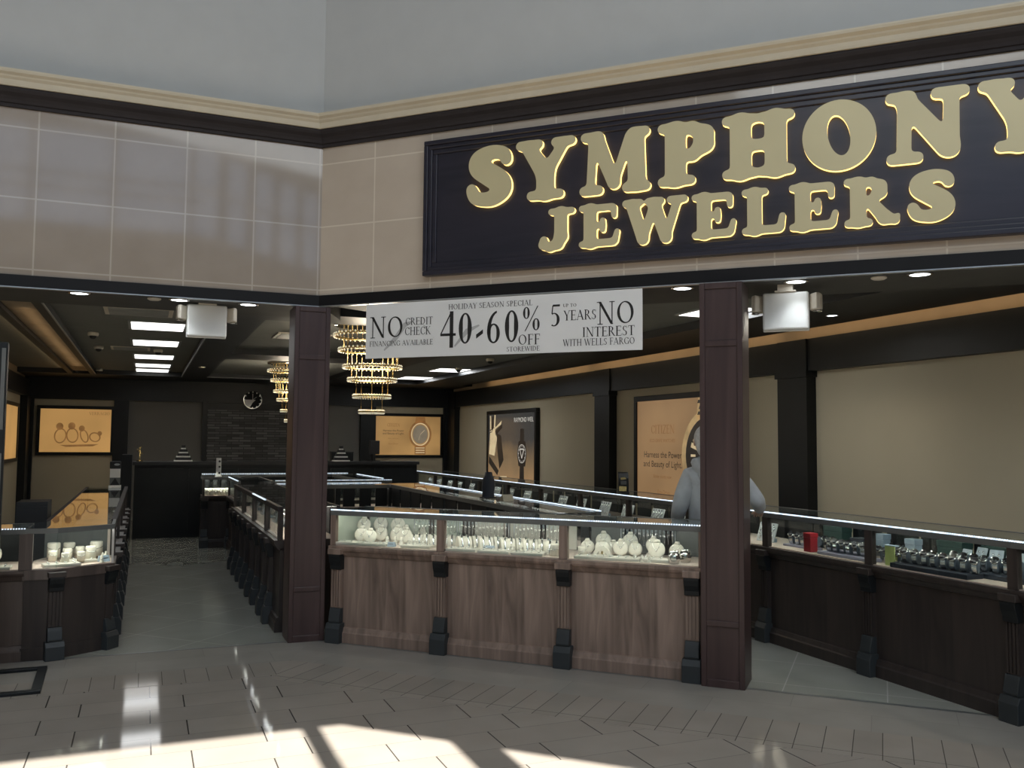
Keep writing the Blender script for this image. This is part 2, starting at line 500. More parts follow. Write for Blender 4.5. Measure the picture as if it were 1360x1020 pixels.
def serif_text(mb, body, x0, x1, z0, z1, y=0.):
    wtot = sum(SERIF[c][0] for c in body)+.04*(len(body)-1)
    sx = (x1-x0)/wtot; sz = z1-z0; cx = x0
    for c in body:
        w, prims = SERIF[c]
        for pr in prims:
            if pr[0] == 'L':
                _, p, q, wd_ = pr
                dx, dy = q[0]-p[0], q[1]-p[1]
                if abs(dx) < abs(dy)*2 and c != '-':     # steep strokes are cut horizontally
                    pts = [(p[0]-wd_/2, p[1]), (p[0]+wd_/2, p[1]), (q[0]+wd_/2, q[1]), (q[0]-wd_/2, q[1])]
                else:
                    pts = [(p[0], p[1]-wd_/2), (q[0], q[1]-wd_/2), (q[0], q[1]+wd_/2), (p[0], p[1]+wd_/2)]
                mb.add([(cx+a*sx, y, z0+b*sz) for a, b in pts], [(0, 1, 2, 3)])
            else:
                _, ax, ay, rx, ry, a0, a1, T, t = pr
                n = max(8, int(abs(a1-a0)/12)); vs = []
                for k in range(n+1):
                    th = radians(a0+(a1-a0)*k/n)
                    th2 = th-.25*(c in 'OCGDQ')
                    wv = t+(T-t)*abs(cos(th2))**1.3
                    nx, ny = cos(th), sin(th)
                    vs.append((cx+(ax+rx*nx)*sx, y, z0+(ay+ry*ny)*sz))
                    vs.append((cx+(ax+(rx-wv)*nx)*sx, y, z0+(ay+(ry-wv*.85)*ny)*sz))
                mb.add(vs, [(2*k, 2*k+1, 2*k+3, 2*k+2) for k in range(n)])
        cx += (w+.04)*sx
    return mb

# fat rounded sign letters: capsules joined by a smooth union, outlined by marching squares
_b, _t = .066, .934
def _sb(x0, x1): return (x0, _b, .066, x1, _b, .066)
def _st(x0, x1): return (x0, _t, .066, x1, _t, .066)
SIGN = {
 'S': (.85, [(.74, .74, .075, .68, .86, .085), (.68, .86, .085, .47, .895, .10), (.47, .895, .10, .26, .80, .14), (.26, .80, .14, .24, .66, .155), (.24, .66, .155, .43, .52, .165), (.43, .52, .165, .62, .38, .165), (.62, .38, .165, .65, .24, .145), (.65, .24, .145, .50, .115, .11), (.50, .115, .11, .33, .10, .09), (.33, .10, .09, .17, .15, .085), (.17, .15, .085, .10, .30, .075)]),
 'Y': (1.03, [(.22, .88, .11, .50, .46, .15), (.84, .90, .075, .54, .46, .11), (.52, .48, .15, .52, .12, .15), _st(.07, .40), _st(.70, .97), _sb(.27, .77)]),
 'M': (1.12, [(.17, .12, .055, .21, .85, .06), (.92, .14, .135, .90, .86, .13), (.27, .88, .115, .55, .16, .095), (.55, .16, .055, .80, .88, .06), _sb(.06, .30), _sb(.76, 1.06), _st(.08, .30), _st(.86, 1.05)]),
 'P': (.87, [(.25, .12, .15, .25, .88, .15), (.27, .90, .085, .50, .90, .09), (.50, .90, .09, .67, .78, .135), (.67, .78, .135, .67, .62, .135), (.67, .62, .135, .50, .46, .085), (.50, .46, .085, .30, .45, .07), _sb(.06, .47), _st(.06, .3)]),
 'H': (.99, [(.25, .1, .145, .25, .9, .145), (.74, .1, .145, .74, .9, .145), (.25, .5, .085, .74, .5, .085), _sb(.06, .43), _sb(.56, .93), _st(.06, .43), _st(.56, .93)]),
 'N': (1.02, [(.21, .12, .085, .23, .85, .085), (.24, .88, .12, .76, .18, .14), (.80, .14, .10, .82, .88, .09), _sb(.06, .38), _st(.06, .3), _st(.64, .97)]),
 'J': (.87, [(.56, .9, .145, .56, .34, .145), (.56, .34, .145, .48, .17, .125), (.48, .17, .125, .30, .10, .095), (.30, .10, .095, .15, .17, .10), (.15, .17, .10, .16, .28, .085), _st(.34, .81)]),
 'E': (.92, [(.25, .1, .145, .25, .9, .145), (.25, .92, .075, .74, .92, .075), (.79, .90, .06, .80, .70, .045), (.25, .5, .06, .52, .5, .06), (.54, .62, .045, .54, .38, .045), (.25, .08, .08, .77, .08, .08), (.82, .12, .06, .87, .33, .045), _st(.06, .3), _sb(.06, .3)]),
 'W': (1.35, [(.20, .88, .125, .42, .16, .115), (.42, .16, .085, .66, .86, .085), (.66, .88, .125, .90, .16, .115), (.90, .16, .08, 1.13, .88, .075), _st(.06, .36), _st(.54, .80), _st(1.0, 1.28)]),
 'L': (.88, [(.25, .1, .145, .25, .9, .145), (.25, .08, .08, .74, .08, .08), (.78, .12, .07, .82, .36, .055), _st(.06, .46), _sb(.06, .3)]),
 'R': (1.02, [(.25, .12, .145, .25, .88, .145), (.27, .905, .08, .50, .905, .085), (.50, .905, .085, .65, .80, .125), (.65, .80, .125, .65, .68, .125), (.65, .68, .125, .50, .52, .08), (.50, .52, .08, .30, .50, .065), (.50, .46, .11, .74, .14, .13), (.74, .14, .13, .92, .085, .075), (.92, .085, .075, .98, .17, .03), _sb(.06, .44), _st(.06, .3)]),
}
def smooth_path(caps):
    P = [c[:3] for c in caps]+[caps[-1][3:]]
    P = [np.array(p) for p in P]; Q = []
    for i in range(len(P)-1):
        a, b, c, d = P[max(i-1, 0)], P[i], P[i+1], P[min(i+2, len(P)-1)]
        for t in (0, .25, .5, .75):
            Q.append(.5*(2*b+(c-a)*t+(2*a-5*b+4*c-d)*t*t+(3*b-a-3*c+d)*t**3))
    Q.append(P[-1])
    return [(*p, *q) for p, q in zip(Q, Q[1:])]
def glyph_loops(ch):
    G = 64
    if ch == 'O':
        n = 64
        out = [(.51+.51*cos(2*pi*k/n), .5+.5*sin(2*pi*k/n)) for k in range(n)]
        inn = []
        for k in range(n):
            x, y = .15*cos(2*pi*k/n), .29*sin(2*pi*k/n)
            a = radians(12)
            inn.append((.51+x*cos(a)-y*sin(a), .5+x*sin(a)+y*cos(a)))
        return [out, inn[::-1]]
    w, caps = SIGN[ch]
    if ch == 'S': caps = smooth_path(caps)
    m = .16; h = 1.0/G
    nx, ny = int((w+2*m)/h)+2, int((1+2*m)/h)+2
    X, Y = np.meshgrid(-m+h*np.arange(nx), -m+h*np.arange(ny), indexing='ij')
    D = None; kk = .05
    for x0, y0, r0, x1, y1, r1 in caps:
        dx, dy = x1-x0, y1-y0
        t = np.clip(((X-x0)*dx+(Y-y0)*dy)/(dx*dx+dy*dy+1e-9), 0, 1)
        d = np.hypot(X-x0-t*dx, Y-y0-t*dy)-(r0+(r1-r0)*t)-.008-.22*max(0, .09-max(r0, r1))
        if D is None: D = d
        else:
            hh = np.clip(.5+.5*(D-d)/kk, 0, 1)
            D = D*(1-hh)+d*hh-kk*hh*(1-hh)
    B = D < 0
    seg = {}
    def cross(i, j, k, l):
        a, b = D[i, j], D[k, l]; t = a/(a-b)
        return (-m+h*(i+(k-i)*t), -m+h*(j+(l-j)*t))
    TBL = {1: [(3, 0)], 2: [(0, 1)], 3: [(3, 1)], 4: [(1, 2)], 5: [(3, 2), (1, 0)], 6: [(0, 2)], 7: [(3, 2)], 8: [(2, 3)], 9: [(2, 0)], 10: [(0, 3), (2, 1)], 11: [(2, 1)], 12: [(1, 3)], 13: [(1, 0)], 14: [(0, 3)]}
    idx = B[:-1, :-1]*1+B[1:, :-1]*2+B[1:, 1:]*4+B[:-1, 1:]*8
    for i, j in zip(*np.nonzero((idx > 0) & (idx < 15))):
        e = [((i, j, 0), (i, j, i+1, j)), ((i+1, j, 1), (i+1, j, i+1, j+1)), ((i, j+1, 0), (i, j+1, i+1, j+1)), ((i, j, 1), (i, j, i, j+1))]
        for a, b in TBL[int(idx[i, j])]:
            seg[e[b][0]] = (e[a][0], e[b][1])     # solid on the left of the walk
    loops = []
    while seg:
        k0 = next(iter(seg)); loop = []; k = k0
        while k in seg:
            nk, cr_ = seg.pop(k)
            loop.append(cross(*cr_)); k = nk
        for _ in range(6):
            loop = [((a[0]+2*b[0]+c[0])/4, (a[1]+2*b[1]+c[1])/4) for a, b, c in zip(loop[-1:]+loop[:-1], loop, loop[1:]+loop[:1])]
        if len(loop) > 8: loops.append(loop)
    xs = [p[0] for l in loops for p in l]; ys = [p[1] for l in loops for p in l]
    x0, x1, y0, y1 = min(xs), max(xs), min(ys), max(ys)
    return [[((x-x0)/(x1-x0), (y-y0)/(y1-y0)) for x, y in l] for l in loops]

def glyph_box(ch):
    ls = glyph_loops(ch)
    xs = [p[0] for l in ls for p in l]; ys = [p[1] for l in ls for p in l]
    x0, x1, y0, y1 = min(xs), max(xs), min(ys), max(ys)
    return [[((x-x0)/(x1-x0), (y-y0)/(y1-y0)) for x, y in l] for l in ls]

def fill_loops(loops):
    """flat filled mesh (verts x,y) from outline loops with holes"""
    c = bpy.data.curves.new('f', 'CURVE')
    c.dimensions = '2D'; c.fill_mode = 'BOTH'
    for l in loops:
        s = c.splines.new('POLY')
        s.points.add(len(l)-1)
        for p, (x, y) in zip(s.points, l): p.co = (x, y, 0, 1)
        s.use_cyclic_u = True
    ob = bpy.data.objects.new('f', c)
    COL.objects.link(ob)
    me = bpy.data.meshes.new_from_object(ob.evaluated_get(bpy.context.evaluated_depsgraph_get()))
    vs = [(v.co.x, v.co.y) for v in me.vertices]; fs = [list(p.vertices) for p in me.polygons]
    bpy.data.objects.remove(ob); bpy.data.curves.remove(c); bpy.data.meshes.remove(me)
    return vs, fs

# ------------------------------------------------------------------ the setting: mall
def sweep_front(name, mat, prof, uq=7.0, xl=-9.):
    """moulding profile [(out, z)] swept along both shop-front planes with a mitre at the inner corner"""
    vs = []; n = len(prof)
    for o, z in prof: vs.append((xl, OY-o, z))
    for o, z in prof: vs.append((OX-.4142*o, OY-o, z))
    for o, z in prof: vs.append((OX+uq*S2-o*S2, OY-uq*S2-o*S2, z))
    fs = []
    for a in (0, n):
        for i in range(n): fs.append((a+i, a+(i+1) % n, a+n+(i+1) % n, a+n+i))
    fs += [list(range(n))[::-1], list(range(2*n, 3*n))]
    return struct(MB().add(vs, fs).build(name, mat))

HALL = [(-9, 7.11), (OX, OY), (8, OX+OY-8), (8, -14.9), (1.11, -8), (-9, -8)]
struct(MB().prism(HALL, -.1, 0).build('floor', 'floor'))
struct(MB().prism([(XL-.15, 7.11), (OX, OY), (6.9, OX+OY-6.9), (6.9, YB+.2), (XL-.15, YB+.2)], -.1, 0).build('floor_store', 'floor_in'))
sl = struct(MB().prism([(-9, 6.13), (OX-.4142*.98, 6.13), (OX-.4142*.63, 6.48), (-9, 6.48)], -.02, .0012).build('trim_3', 'soldier_l'), 'band of narrow floor tiles before the left shop front')
o = struct(MB().prism([(.4142*1.07, -1.07), (7, -1.07), (7, -.62), (.4142*.62, -.62)], -.02, .0012).build('trim_4', 'soldier_r'), 'band of narrow floor tiles before the angled shop front')
o.location = (OX, OY, 0); o.rotation_euler = (0, 0, -pi/4)
struct(MB().prism([(-9, 6.48), (OX-.4142*.63, 6.48), (OX, OY), (-9, OY)], -.02, .0008).build('trim_50', 'border'), 'plain tile border before the left shop front')
o = struct(MB().prism([(.4142*.62, -.62), (7, -.62), (7, 0), (0, 0)], -.02, .0008).build('trim_51', 'border'), 'plain tile border before the angled shop front')
o.location = (OX, OY, 0); o.rotation_euler = (0, 0, -pi/4)
o = struct(MB().box(-.02, 7, -.035, .0, -.02, .0014).build('trim_5', 'frame_grey'), 'thin threshold strip along the angled shop front')
o.location = (OX, OY, 0); o.rotation_euler = (0, 0, -pi/4)
struct(MB().box(XL, OX, 7.08, 7.11, -.02, .0014).build('trim_6', 'frame_grey'), 'thin threshold strip along the left shop front')

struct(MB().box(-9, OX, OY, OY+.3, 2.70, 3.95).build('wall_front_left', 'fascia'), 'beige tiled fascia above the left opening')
o = struct(MB().box(0, 7, 0, .3, 2.70, 3.95).build('wall_front_right', 'fascia_lit'), 'beige tiled fascia behind the sign')
o.location = (OX, OY, 0); o.rotation_euler = (0, 0, -pi/4)
sweep_front('wall_upper', 'wall', [(0, 3.95), (-.3, 3.95), (-.3, 9), (0, 9)])
sweep_front('trim_1', 'brown_dark', [(-.01, 3.90), (.02, 3.90), (.025, 3.925), (.035, 3.925), (.045, 3.945), (.06, 3.965), (.085, 3.985), (.10, 4.005), (.10, 4.02), (-.01, 4.02)])
sweep_front('trim_2', 'cream', [(-.01, 4.02), (.115, 4.02), (.12, 4.035), (.125, 4.06), (.14, 4.075), (.145, 4.085), (.165, 4.10), (.17, 4.115), (.17, 4.125), (-.01, 4.125)])
sweep_front('trim_7', 'beam_front', [(.015, 2.614), (.015, 2.70), (-.03, 2.70), (-.03, 2.614)])
sweep_front('trim_8', 'steel', [(.02, 2.607), (.02, 2.615), (-.02, 2.615), (-.02, 2.607)])
# left end of the shop opening, hall walls, roof with its clerestory windows behind the camera
struct(MB().box(-9, XL, OY, OY+.3, 0, 2.7).build('wall_front_far_left', 'wall'))
struct(MB().box(-9.2, -9, -8, 7.4, 0, 9).build('wall_left_hall', 'wall'))
struct(MB().box(8, 8.2, -15, .6, 0, 9).build('wall_right_hall', 'wall'))
WIN0, WIN1 = 6.4, 8.6
struct(MB().box(-9, 1.11, -8.15, -8, 0, WIN0).box(-9, 1.11, -8.15, -8, WIN1, 9).build('wall_opposite', 'wall'))
w = struct(MB().box(0, 9.76, -.15, 0, 0, WIN0).box(0, 9.76, -.15, 0, WIN1, 9).build('wall_opposite_angled', 'wall'))
w.location = (1.11, -8, 0); w.rotation_euler = (0, 0, -pi/4)
mb = MB()
for k in range(6):
    x = .88-1.7*k
    mb.box(x-.05, x+.05, -8.12, -8.02, WIN0, WIN1)
mb.box(-9, 1.11, -8.1, -8.04, 7.52, 7.58).box(-9, 1.11, -8.1, -8.04, 7.18, 7.24)
struct(mb.build('window_1', 'brown_dark'))
mb = MB()
for k in range(9):
    u = .79+1.05*k
    mb.box(u-.1, u+.1, -.12, -.02, WIN0, WIN1)
mb.box(0, 9.76, -.1, -.04, 7.52, 7.58)
w = struct(mb.build('window_2', 'brown_dark'))
w.location = (1.11, -8, 0); w.rotation_euler = (0, 0, -pi/4)
struct(MB().prism([(-9.2, 7.5), (OX, 7.5), (8.2, .6), (8.2, -15.3), (1.0, -8.2), (-9.2, -8.2)], 9, 9.2).build('ceiling_hall', 'wall'))

# ------------------------------------------------------------------ the setting: store
qx = lambda u, v: FQ.p(u, v, 0)[:2]
struct(MB().prism([(XL, 7.4), (OX+.12, 7.4), qx(6.85, .3), (XR, YB), (XL, YB)], 2.75, 2.8).build('ceiling', 'ceiling'))
struct(MB().box(XR, XR+.15, 2.3, YB+.15, 0, 2.75).build('wall_right', 'tan'))
struct(MB().box(XL-.15, XL, 7.41, YB+.15, 0, 2.75).build('wall_left', 'tan'))
struct(MB().box(XL-.15, XR+.15, YB, YB+.15, 0, 2.75).build('wall_back', 'tan_shaded'))
# soffits with downlights behind both fronts
struct(MB().prism([(XL, 7.14), (OX+.0124, 7.14), (OX+.35, 8.0), (XL, 8.0)], 2.632, 2.75).build('trim_9', 'soffit'), 'dark soffit inside the left front')
struct(MB().prism([qx(.0, .03), qx(6.9, .03), qx(6.0, .86), qx(.27, .86)], 2.632, 2.75).build('trim_10', 'soffit'), 'dark soffit inside the angled front')
# ceiling beams round the coffers
for i, (x0, x1, y0, y1) in enumerate(((.60, 1.02, 8.0, 17.1), (3.2, 3.64, 8.0, 17.1), (4.98, 5.93, 3.6, 17.1), (-1.25, -1.17, 8.0, 17.1), (-.90, -.82, 8.0, 17.1), (1.02, 3.2, 12.15, 12.95), (1.02, 3.2, 8.0, 8.55), (XL, XR, 17.1, YB-.02))):
    struct(MB().box(x0, x1, y0, y1, 2.67, 2.75).build('trim_%d' % (11+i), 'beam'))
for i, x in enumerate((-.815, .595)):
    struct(MB().box(x-.008, x+.008, 8.02, 17.08, 2.664, 2.672).build('trim_%d' % (20+i), 'trimlight'))
mb = MB()
for k in range(8): mb.box(-1.17, -.90, 8.02+1.13*k, 8.02+1.13*k+1.115, 2.715, 2.748)
struct(mb.build('trim_22', 'cove'), 'row of brown wooden ceiling tiles left of the lights')
struct(MB().box(1.02, 3.2, 17.085, 17.10, 2.67, 2.685).build('trim_23', 'trimlight'))
# wall headers, pilasters, panels
struct(MB().box(6.10, XR, 2.4, YB, 2.28, 2.60).build('trim_30', 'black_satin'))
struct(MB().box(6.17, XR, 2.4, YB-.3, 2.60, 2.75).build('trim_31', 'cove'), 'warmly lit cove above the right wall')
for i, (y0, y1) in enumerate(((11.13, 11.58), (7.06, 7.5), (17.95, YB), (2.9, 3.35))):
    struct(MB().box(6.08, XR, y0, y1, 0, 2.60).box(6.06, XR, y0-.02, y1+.02, 2.22, 2.28).build('trim_%d' % (32+i), 'black_satin'))
struct(MB().box(XL, XL+.1, 7.6, YB, 2.30, 2.60).build('trim_36', 'black_satin'))
struct(MB().box(XL, XL+.03, 7.6, YB-.3, 2.60, 2.75).build('trim_37', 'cove'))
struct(MB().box(XL, XL+.12, 17.9, YB, 0, 2.30).build('trim_38', 'black_satin'))
struct(MB().box(XL, XR, YB-.12, YB, 2.27, 2.67).build('trim_39', 'black_satin'))
for i, (x0, x1) in enumerate(((XL, -1.88), (-.54, -.28), (4.18, 4.5), (6.0, XR), (1.05, 1.14), (3.06, 3.15))):
    struct(MB().box(x0, x1, YB-.10, YB, 0, 2.27).build('trim_%d' % (40+i), 'black_satin'))
struct(MB().box(1.14, 3.06, YB-.04, YB, 2.13, 2.27).build('trim_46', 'black_satin'))
struct(MB().box(1.14, 3.06, YB-.06, YB, 0, 2.13).build('wall_stone', 'stone'), 'dark ledger stone panel at the back of the store')
for i, (x0, x1) in enumerate(((-1.88, -.54), (4.5, 6.0))):
    struct(MB().box(x0, x1, YB-.02, YB, 0, 2.27).build('trim_%d' % (47+i), 'tan'))

# pillars of the front (fixed to the building)
def pillar(name, label, fr_loc, rz, w, d, lines):
    t = struct(bpy.data.objects.new(name, None), label)
    COL.objects.link(t); t.location = fr_loc; t.rotation_euler = (0, 0, rz); t['category'] = 'pillar'
    MB().box(0, w, .012, d, 0, 2.6).build('shaft', 'pillar', t)
    mb = MB()
    st = .035
    mb.box(0, st, 0, .03, 0, 2.6).box(w-st, w, 0, .03, 0, 2.6)
    for z in lines: mb.box(st, w-st, 0, .02, z-.018, z+.018)
    mb.box(st, w-st, 0, .02, 2.56, 2.6).box(st, w-st, 0, .02, 0, .05)
    mb.build('panel_frame', 'pillar', t, bevel=.004)
    return t
pillar('pillar', 'dark mahogany corner pillar under the inner corner of the fascia', (1.065, 7.035, 0), 0, .275, .3, (2.2, .40))
p = FQ.p(3.035, -.085, 0)
pillar('pillar', 'dark mahogany pillar right of the front counter, below the sign', p, -pi/4, .275, .3, (2.2, .40))

# ------------------------------------------------------------------ sign above the front
def make_sign():
    t = thing('sign_board', 'dark indigo sign board with gold lit letters over the angled front', 'sign', FQ.p(.96, 0, 2.786), -pi/4)
    W, Hh = 4.5, 1.031
    MB().box(.09, W-.09, -.03, -.002, .06, Hh-.06).build('back_panel', 'sign_panel', t)
    mb = MB()
    for a, wd_, y in ((0, .035, .07), (.03, .035, .055), (.06, .04, .042)):
        mb.box(a, W-a, -y, -.002, a, a+wd_).box(a, W-a, -y, -.002, Hh-a-wd_, Hh-a)
        mb.box(a, a+wd_, -y, -.002, a+wd_, Hh-a-wd_).box(W-a-wd_, W-a, -y, -.002, a+wd_, Hh-a-wd_)
    mb.build('frame', 'sign_panel', t, bevel=.006)
    row1 = [('S', 1.318, 1.682), ('Y', 1.713, 2.168), ('M', 2.198, 2.706), ('P', 2.756, 3.137), ('H', 3.187, 3.648), ('O', 3.693, 4.131), ('N', 4.186, 4.653), ('Y', 4.697, 5.12)]
    row2 = [('J', 1.892, 2.164), ('E', 2.194, 2.488), ('W', 2.508, 2.959), ('E', 2.984, 3.274), ('L', 3.311, 3.586), ('E', 3.607, 3.902), ('R', 3.937, 4.257), ('S', 4.298, 4.561)]
    cache = {}
    for row, z0, z1 in ((row1, 3.265, 3.722), (row2, 2.893, 3.216)):
        for ch, u0, u1 in row:
            if ch not in cache:
                lp = glyph_box(ch); cache[ch] = (lp, fill_loops(lp))
            lp, (vs, fs) = cache[ch]
            sc = .97 if z0 > 3 else 1
            T = lambda x, y: (u0-.96+x*(u1-u0), z0-2.786+y*(z1-z0))
            yf, yb = -.062, -.031
            mb = MB()
            mb.add([(T(x, y)[0], yf, T(x, y)[1]) for x, y in vs], fs)
            face = mb.build('letter', 'gold', t)
            mb = MB()
            for l in lp:
                n = len(l)
                q = [(T(x, y)[0], yf+.0005, T(x, y)[1]) for x, y in l]+[(T(x, y)[0], yb, T(x, y)[1]) for x, y in l]
                mb.add(q, [(i, (i+1) % n, n+(i+1) % n, n+i) for i in range(n)])
            e = mb.build('lit_edge', 'gold_lit', face)
            e['label'] = 'glowing yellow edge'
make_sign()

# ------------------------------------------------------------------ sale banner under the sign
def make_banner():
    u0, u1, z0, z1 = .455, 2.64, 2.18, 2.600
    t = thing('banner', 'silver-grey sale banner with black serif print hanging under the sign', 'banner', FQ.p(0, -.03, 0), -pi/4)
    MB().box(u0, u1, 0, .004, z0, z1).build('sheet', 'banner', t)
    mb = MB()
    for pts, r in (([(.62, 2.24), (.72, 2.33), (.80, 2.43), (.86, 2.45)], .012), ([(.92, 2.46), (1.0, 2.38), (1.08, 2.27)], .013), ([(1.22, 2.25), (1.32, 2.36), (1.42, 2.40)], .012)):
        V = []; 
        for i, (x, z) in enumerate(pts):
            w_ = r*(1.3 if 0 < i < len(pts)-1 else .4)
            V += [(x-w_*.7, -.0012, z+w_), (x+w_*.7, -.0012, z-w_)]
        mb.add(V, [(2*i, 2*i+1, 2*i+3, 2*i+2) for i in range(len(pts)-1)])
    mb.build('ribbon_print', 'banner_grey', t)
    mb = MB()
    for s, a, b, c, d in (('NO', .492, .788, 2.335, 2.500), ('CREDIT', .803, 1.038, 2.425, 2.481), ('CHECK', .798, 1.021, 2.348, 2.410), ('FINANCING AVAILABLE', .491, 1.040, 2.272, 2.312),
            ('HOLIDAY SEASON SPECIAL', 1.167, 1.838, 2.526, 2.566), ('4', 1.102, 1.234, 2.241, 2.513), ('0', 1.241, 1.373, 2.257, 2.506), ('-', 1.393, 1.454, 2.304, 2.365), ('6', 1.471, 1.600, 2.257, 2.507), ('0', 1.612, 1.742, 2.255, 2.507),
            ('%', 1.756, 1.902, 2.340, 2.520), ('OFF', 1.728, 1.898, 2.243, 2.318), ('STOREWIDE', 1.639, 1.895, 2.198, 2.232), ('5', 1.971, 2.052, 2.361, 2.522), ('UP TO', 2.068, 2.169, 2.499, 2.522), ('YEARS', 2.073, 2.315, 2.404, 2.474),
            ('NO', 2.318, 2.588, 2.363, 2.523), ('INTEREST', 2.213, 2.588, 2.282, 2.350), ('WITH WELLS FARGO', 2.069, 2.588, 2.222, 2.270)):
        serif_text(mb, s, a, b, c, d, -.002)
    mb.build('lettering', 'ink', t)
    for u in (.47, 1.2, 1.9, 2.62): MB().tube([(u, .002, 2.6), (u, .002, 2.612)], .004, 6).build('hook', 'steel', t)
make_banner()

# ------------------------------------------------------------------ emergency lights, downlights, ceiling fittings
def emergency(label, loc, rz):
    t = thing('emergency_light', label, 'emergency light', loc, rz, 'emergency lights under the soffit')
    MB().box(-.15, .15, -.03, .03, -.255, 0).build('panel', 'white_plastic', t, bevel=.012)
    MB().box(-.155, .15, .03, .045, -.262, .002).build('back_plate', 'white_plastic', t, bevel=.006)
    MB().box(-.07, .07, -.045, .045, .0, .011).build('bracket', 'cream_plastic', t, bevel=.004)
    for s in (-1, 1):
        mb = MB().prism([(s*.150, .02), (s*.20, -.05), (s*.225, -.02), (s*.235, .06), (s*.16, .09)], -.125, -.012)
        hd = mb.build('lamp_head', 'cream_plastic', t, bevel=.01)
        MB().lathe([(.02, 0), (.028, .004), (.028, .012), (.0, .014)], 12, (s*.205, .02, -.139)).build('lamp_lens', 'chrome', hd)
    return t
emergency('blank white emergency light hanging before the ceiling lights on the left', (.437, 7.48, 2.621), 0)
emergency('blank white emergency light hanging right of the right pillar', FQ.p(3.54, .36, 2.58), -pi/4)
MB().box(-.05, .05, -.04, .04, .011, .052).build('canopy', 'cream_plastic', [o for o in COL.objects if o.get('category') == 'emergency light'][-1])

def make_downlight():
    t = thing('downlight', 'x', 'light')
    MB().lathe([(.075, 0), (.082, -.004), (.066, -.007), (.062, 0)], 24).build('trim_ring', 'chrome', t)
    MB().lathe([(.0, -.003), (.061, -.003), (.061, .0), (0, 0)], 24).build('lens', 'down', t)
    return t
dl = Lib(make_downlight)
for (x, y), lb in zip(((-.48, 7.33), (.22, 7.35), (.74, 7.36)), ('leftmost downlight in the soffit over the store entrance', 'downlight just left of the left emergency light', 'downlight right of the left emergency light')):
    dl.put((x, y, 2.631), 0, lb, 'soffit downlights')
for u, lb in ((2.86, 'downlight just left of the right pillar top'), (3.62, 'downlight just above the right emergency light'), (4.37, 'rightmost downlight over the right counter')):
    dl.put(FQ.p(u, .23, 2.631), 0, lb, 'soffit downlights')
for x, y in ((-.48, 7.33), (.22, 7.35), (.74, 7.36), FQ.p(2.86, .23, 0)[:2], FQ.p(3.62, .23, 0)[:2], FQ.p(4.37, .23, 0)[:2]):
    l = light('downlight_beam', 'SPOT', (x, y, 2.60), (0, 0, 0), 5, (.9, .95, 1))
    l.data.spot_size = radians(100); l.data.spot_blend = .8; l.data.shadow_soft_size = .06

dl.put((5.5, 6.05, 2.669), 0, 'small downlight on the dark beam right of the right emergency light', 'soffit downlights', .7)
for y in (6.05, 4.1, 2.9):  # only the first has a fitting; the others are added to brighten the wall
    l = light('wall_wash', 'SPOT', (5.5, y, 2.65), (0, radians(22), 0), 42, (1, .93, .78))
    l.data.spot_size = radians(150); l.data.spot_blend = 1; l.data.shadow_soft_size = .06
def make_troffer():
    t = thing('ceiling_light', 'x', 'light')
    MB().box(-.29, .29, -.35, .35, -.012, 0).build('frame', 'trimlight', t)
    MB().box(-.26, .26, -.32, .32, -.016, -.006).build('diffuser', 'lamp', t)
    return t
tf = Lib(make_troffer)
for i, (y, s) in enumerate(((10.13, 1), (11.93, 1), (13.95, 1), (15.6, 1), (16.72, .9))):
    tf.put((.10, y, 2.75), 0, ('nearest', 'second nearest', 'middle', 'second farthest', 'farthest')[i]+' square ceiling light in the left row', 'square ceiling lights')
for x, y, lb in ((4.72, 14.2, 'small bright ceiling light below the middle of the sale banner'), (4.72, 16.3, 'farthest square ceiling light on the right side, left of another one'), (4.83, 6.70, 'square ceiling light half hidden by the right pillar top')):
    tf.put((x, y, 2.75), 0, lb, 'square ceiling lights')
for x, y, e in ((.1, 10.1, 3), (.1, 12, 3), (.1, 14, 3), (.1, 16, 3), (4.72, 14.2, 14), (4.83, 6.7, 14), (4.72, 16.3, 9)):
    light('ceiling_light_output', 'AREA', (x, y, 2.72), (0, 0, 0), e, (.95, .98, 1), .5)

def make_dome():
    t = thing('dome_camera', 'x', 'camera')
    MB().lathe([(.055, 0), (.06, -.02), (.055, -.04), (.05, -.042)], 16).build('housing', 'cream_plastic', t)
    MB().lathe([(.04, -.04), (.036, -.06), (.02, -.074), (.001, -.078)], 16).build('dome', 'black', t)
    return t
dm = Lib(make_dome)
for x, y, lb in ((-.57, 11.1, 'nearer of two dome cameras left of the ceiling lights'), (-.58, 12.7, 'farther of two dome cameras left of the ceiling lights'), (.14, 12.85, 'dome camera below the second ceiling light'), (-.75, 16.9, 'farthest dome camera at the back of the left ceiling tray'), (4.6, 12.0, 'dome camera under the right end of the sale banner'), (4.72, 13.75, 'dome camera just right of a small bright ceiling light')):
    dm.put((x, y, 2.75 if y < 17 else 2.67), 0, lb, 'ceiling dome cameras')
def make_detector():
    return tag(MB().lathe([(.05, 0), (.05, -.008), (.035, -.016), (.0, -.017)], 20).build('smoke_detector', 'cream_plastic'), 'x', 'smoke detector')
sd = Lib(make_detector)
sd.put((.04, 7.36, 2.632), 0, 'round smoke detector left of the left emergency light', 'smoke detectors')
sd.put(FQ.p(4.13, .26, 2.632), 0, 'round smoke detector between the two right downlights', 'smoke detectors')
sd.put((.80, 14.6, 2.67), 0, 'small round detector on the dark beam left of the far chandelier', 'smoke detectors')
def make_vent():
    t = thing('air_vent', 'x', 'air vent')
    MB().box(-.30, .30, -.28, .28, -.012, 0).build('frame', 'cream_plastic', t)
    mb = MB()
    for k in range(9): mb.box(-.26, .26, -.24+.055*k, -.215+.055*k, -.02, -.008)
    mb.build('slats', 'trimlight', t)
    return t
vt = Lib(make_vent)
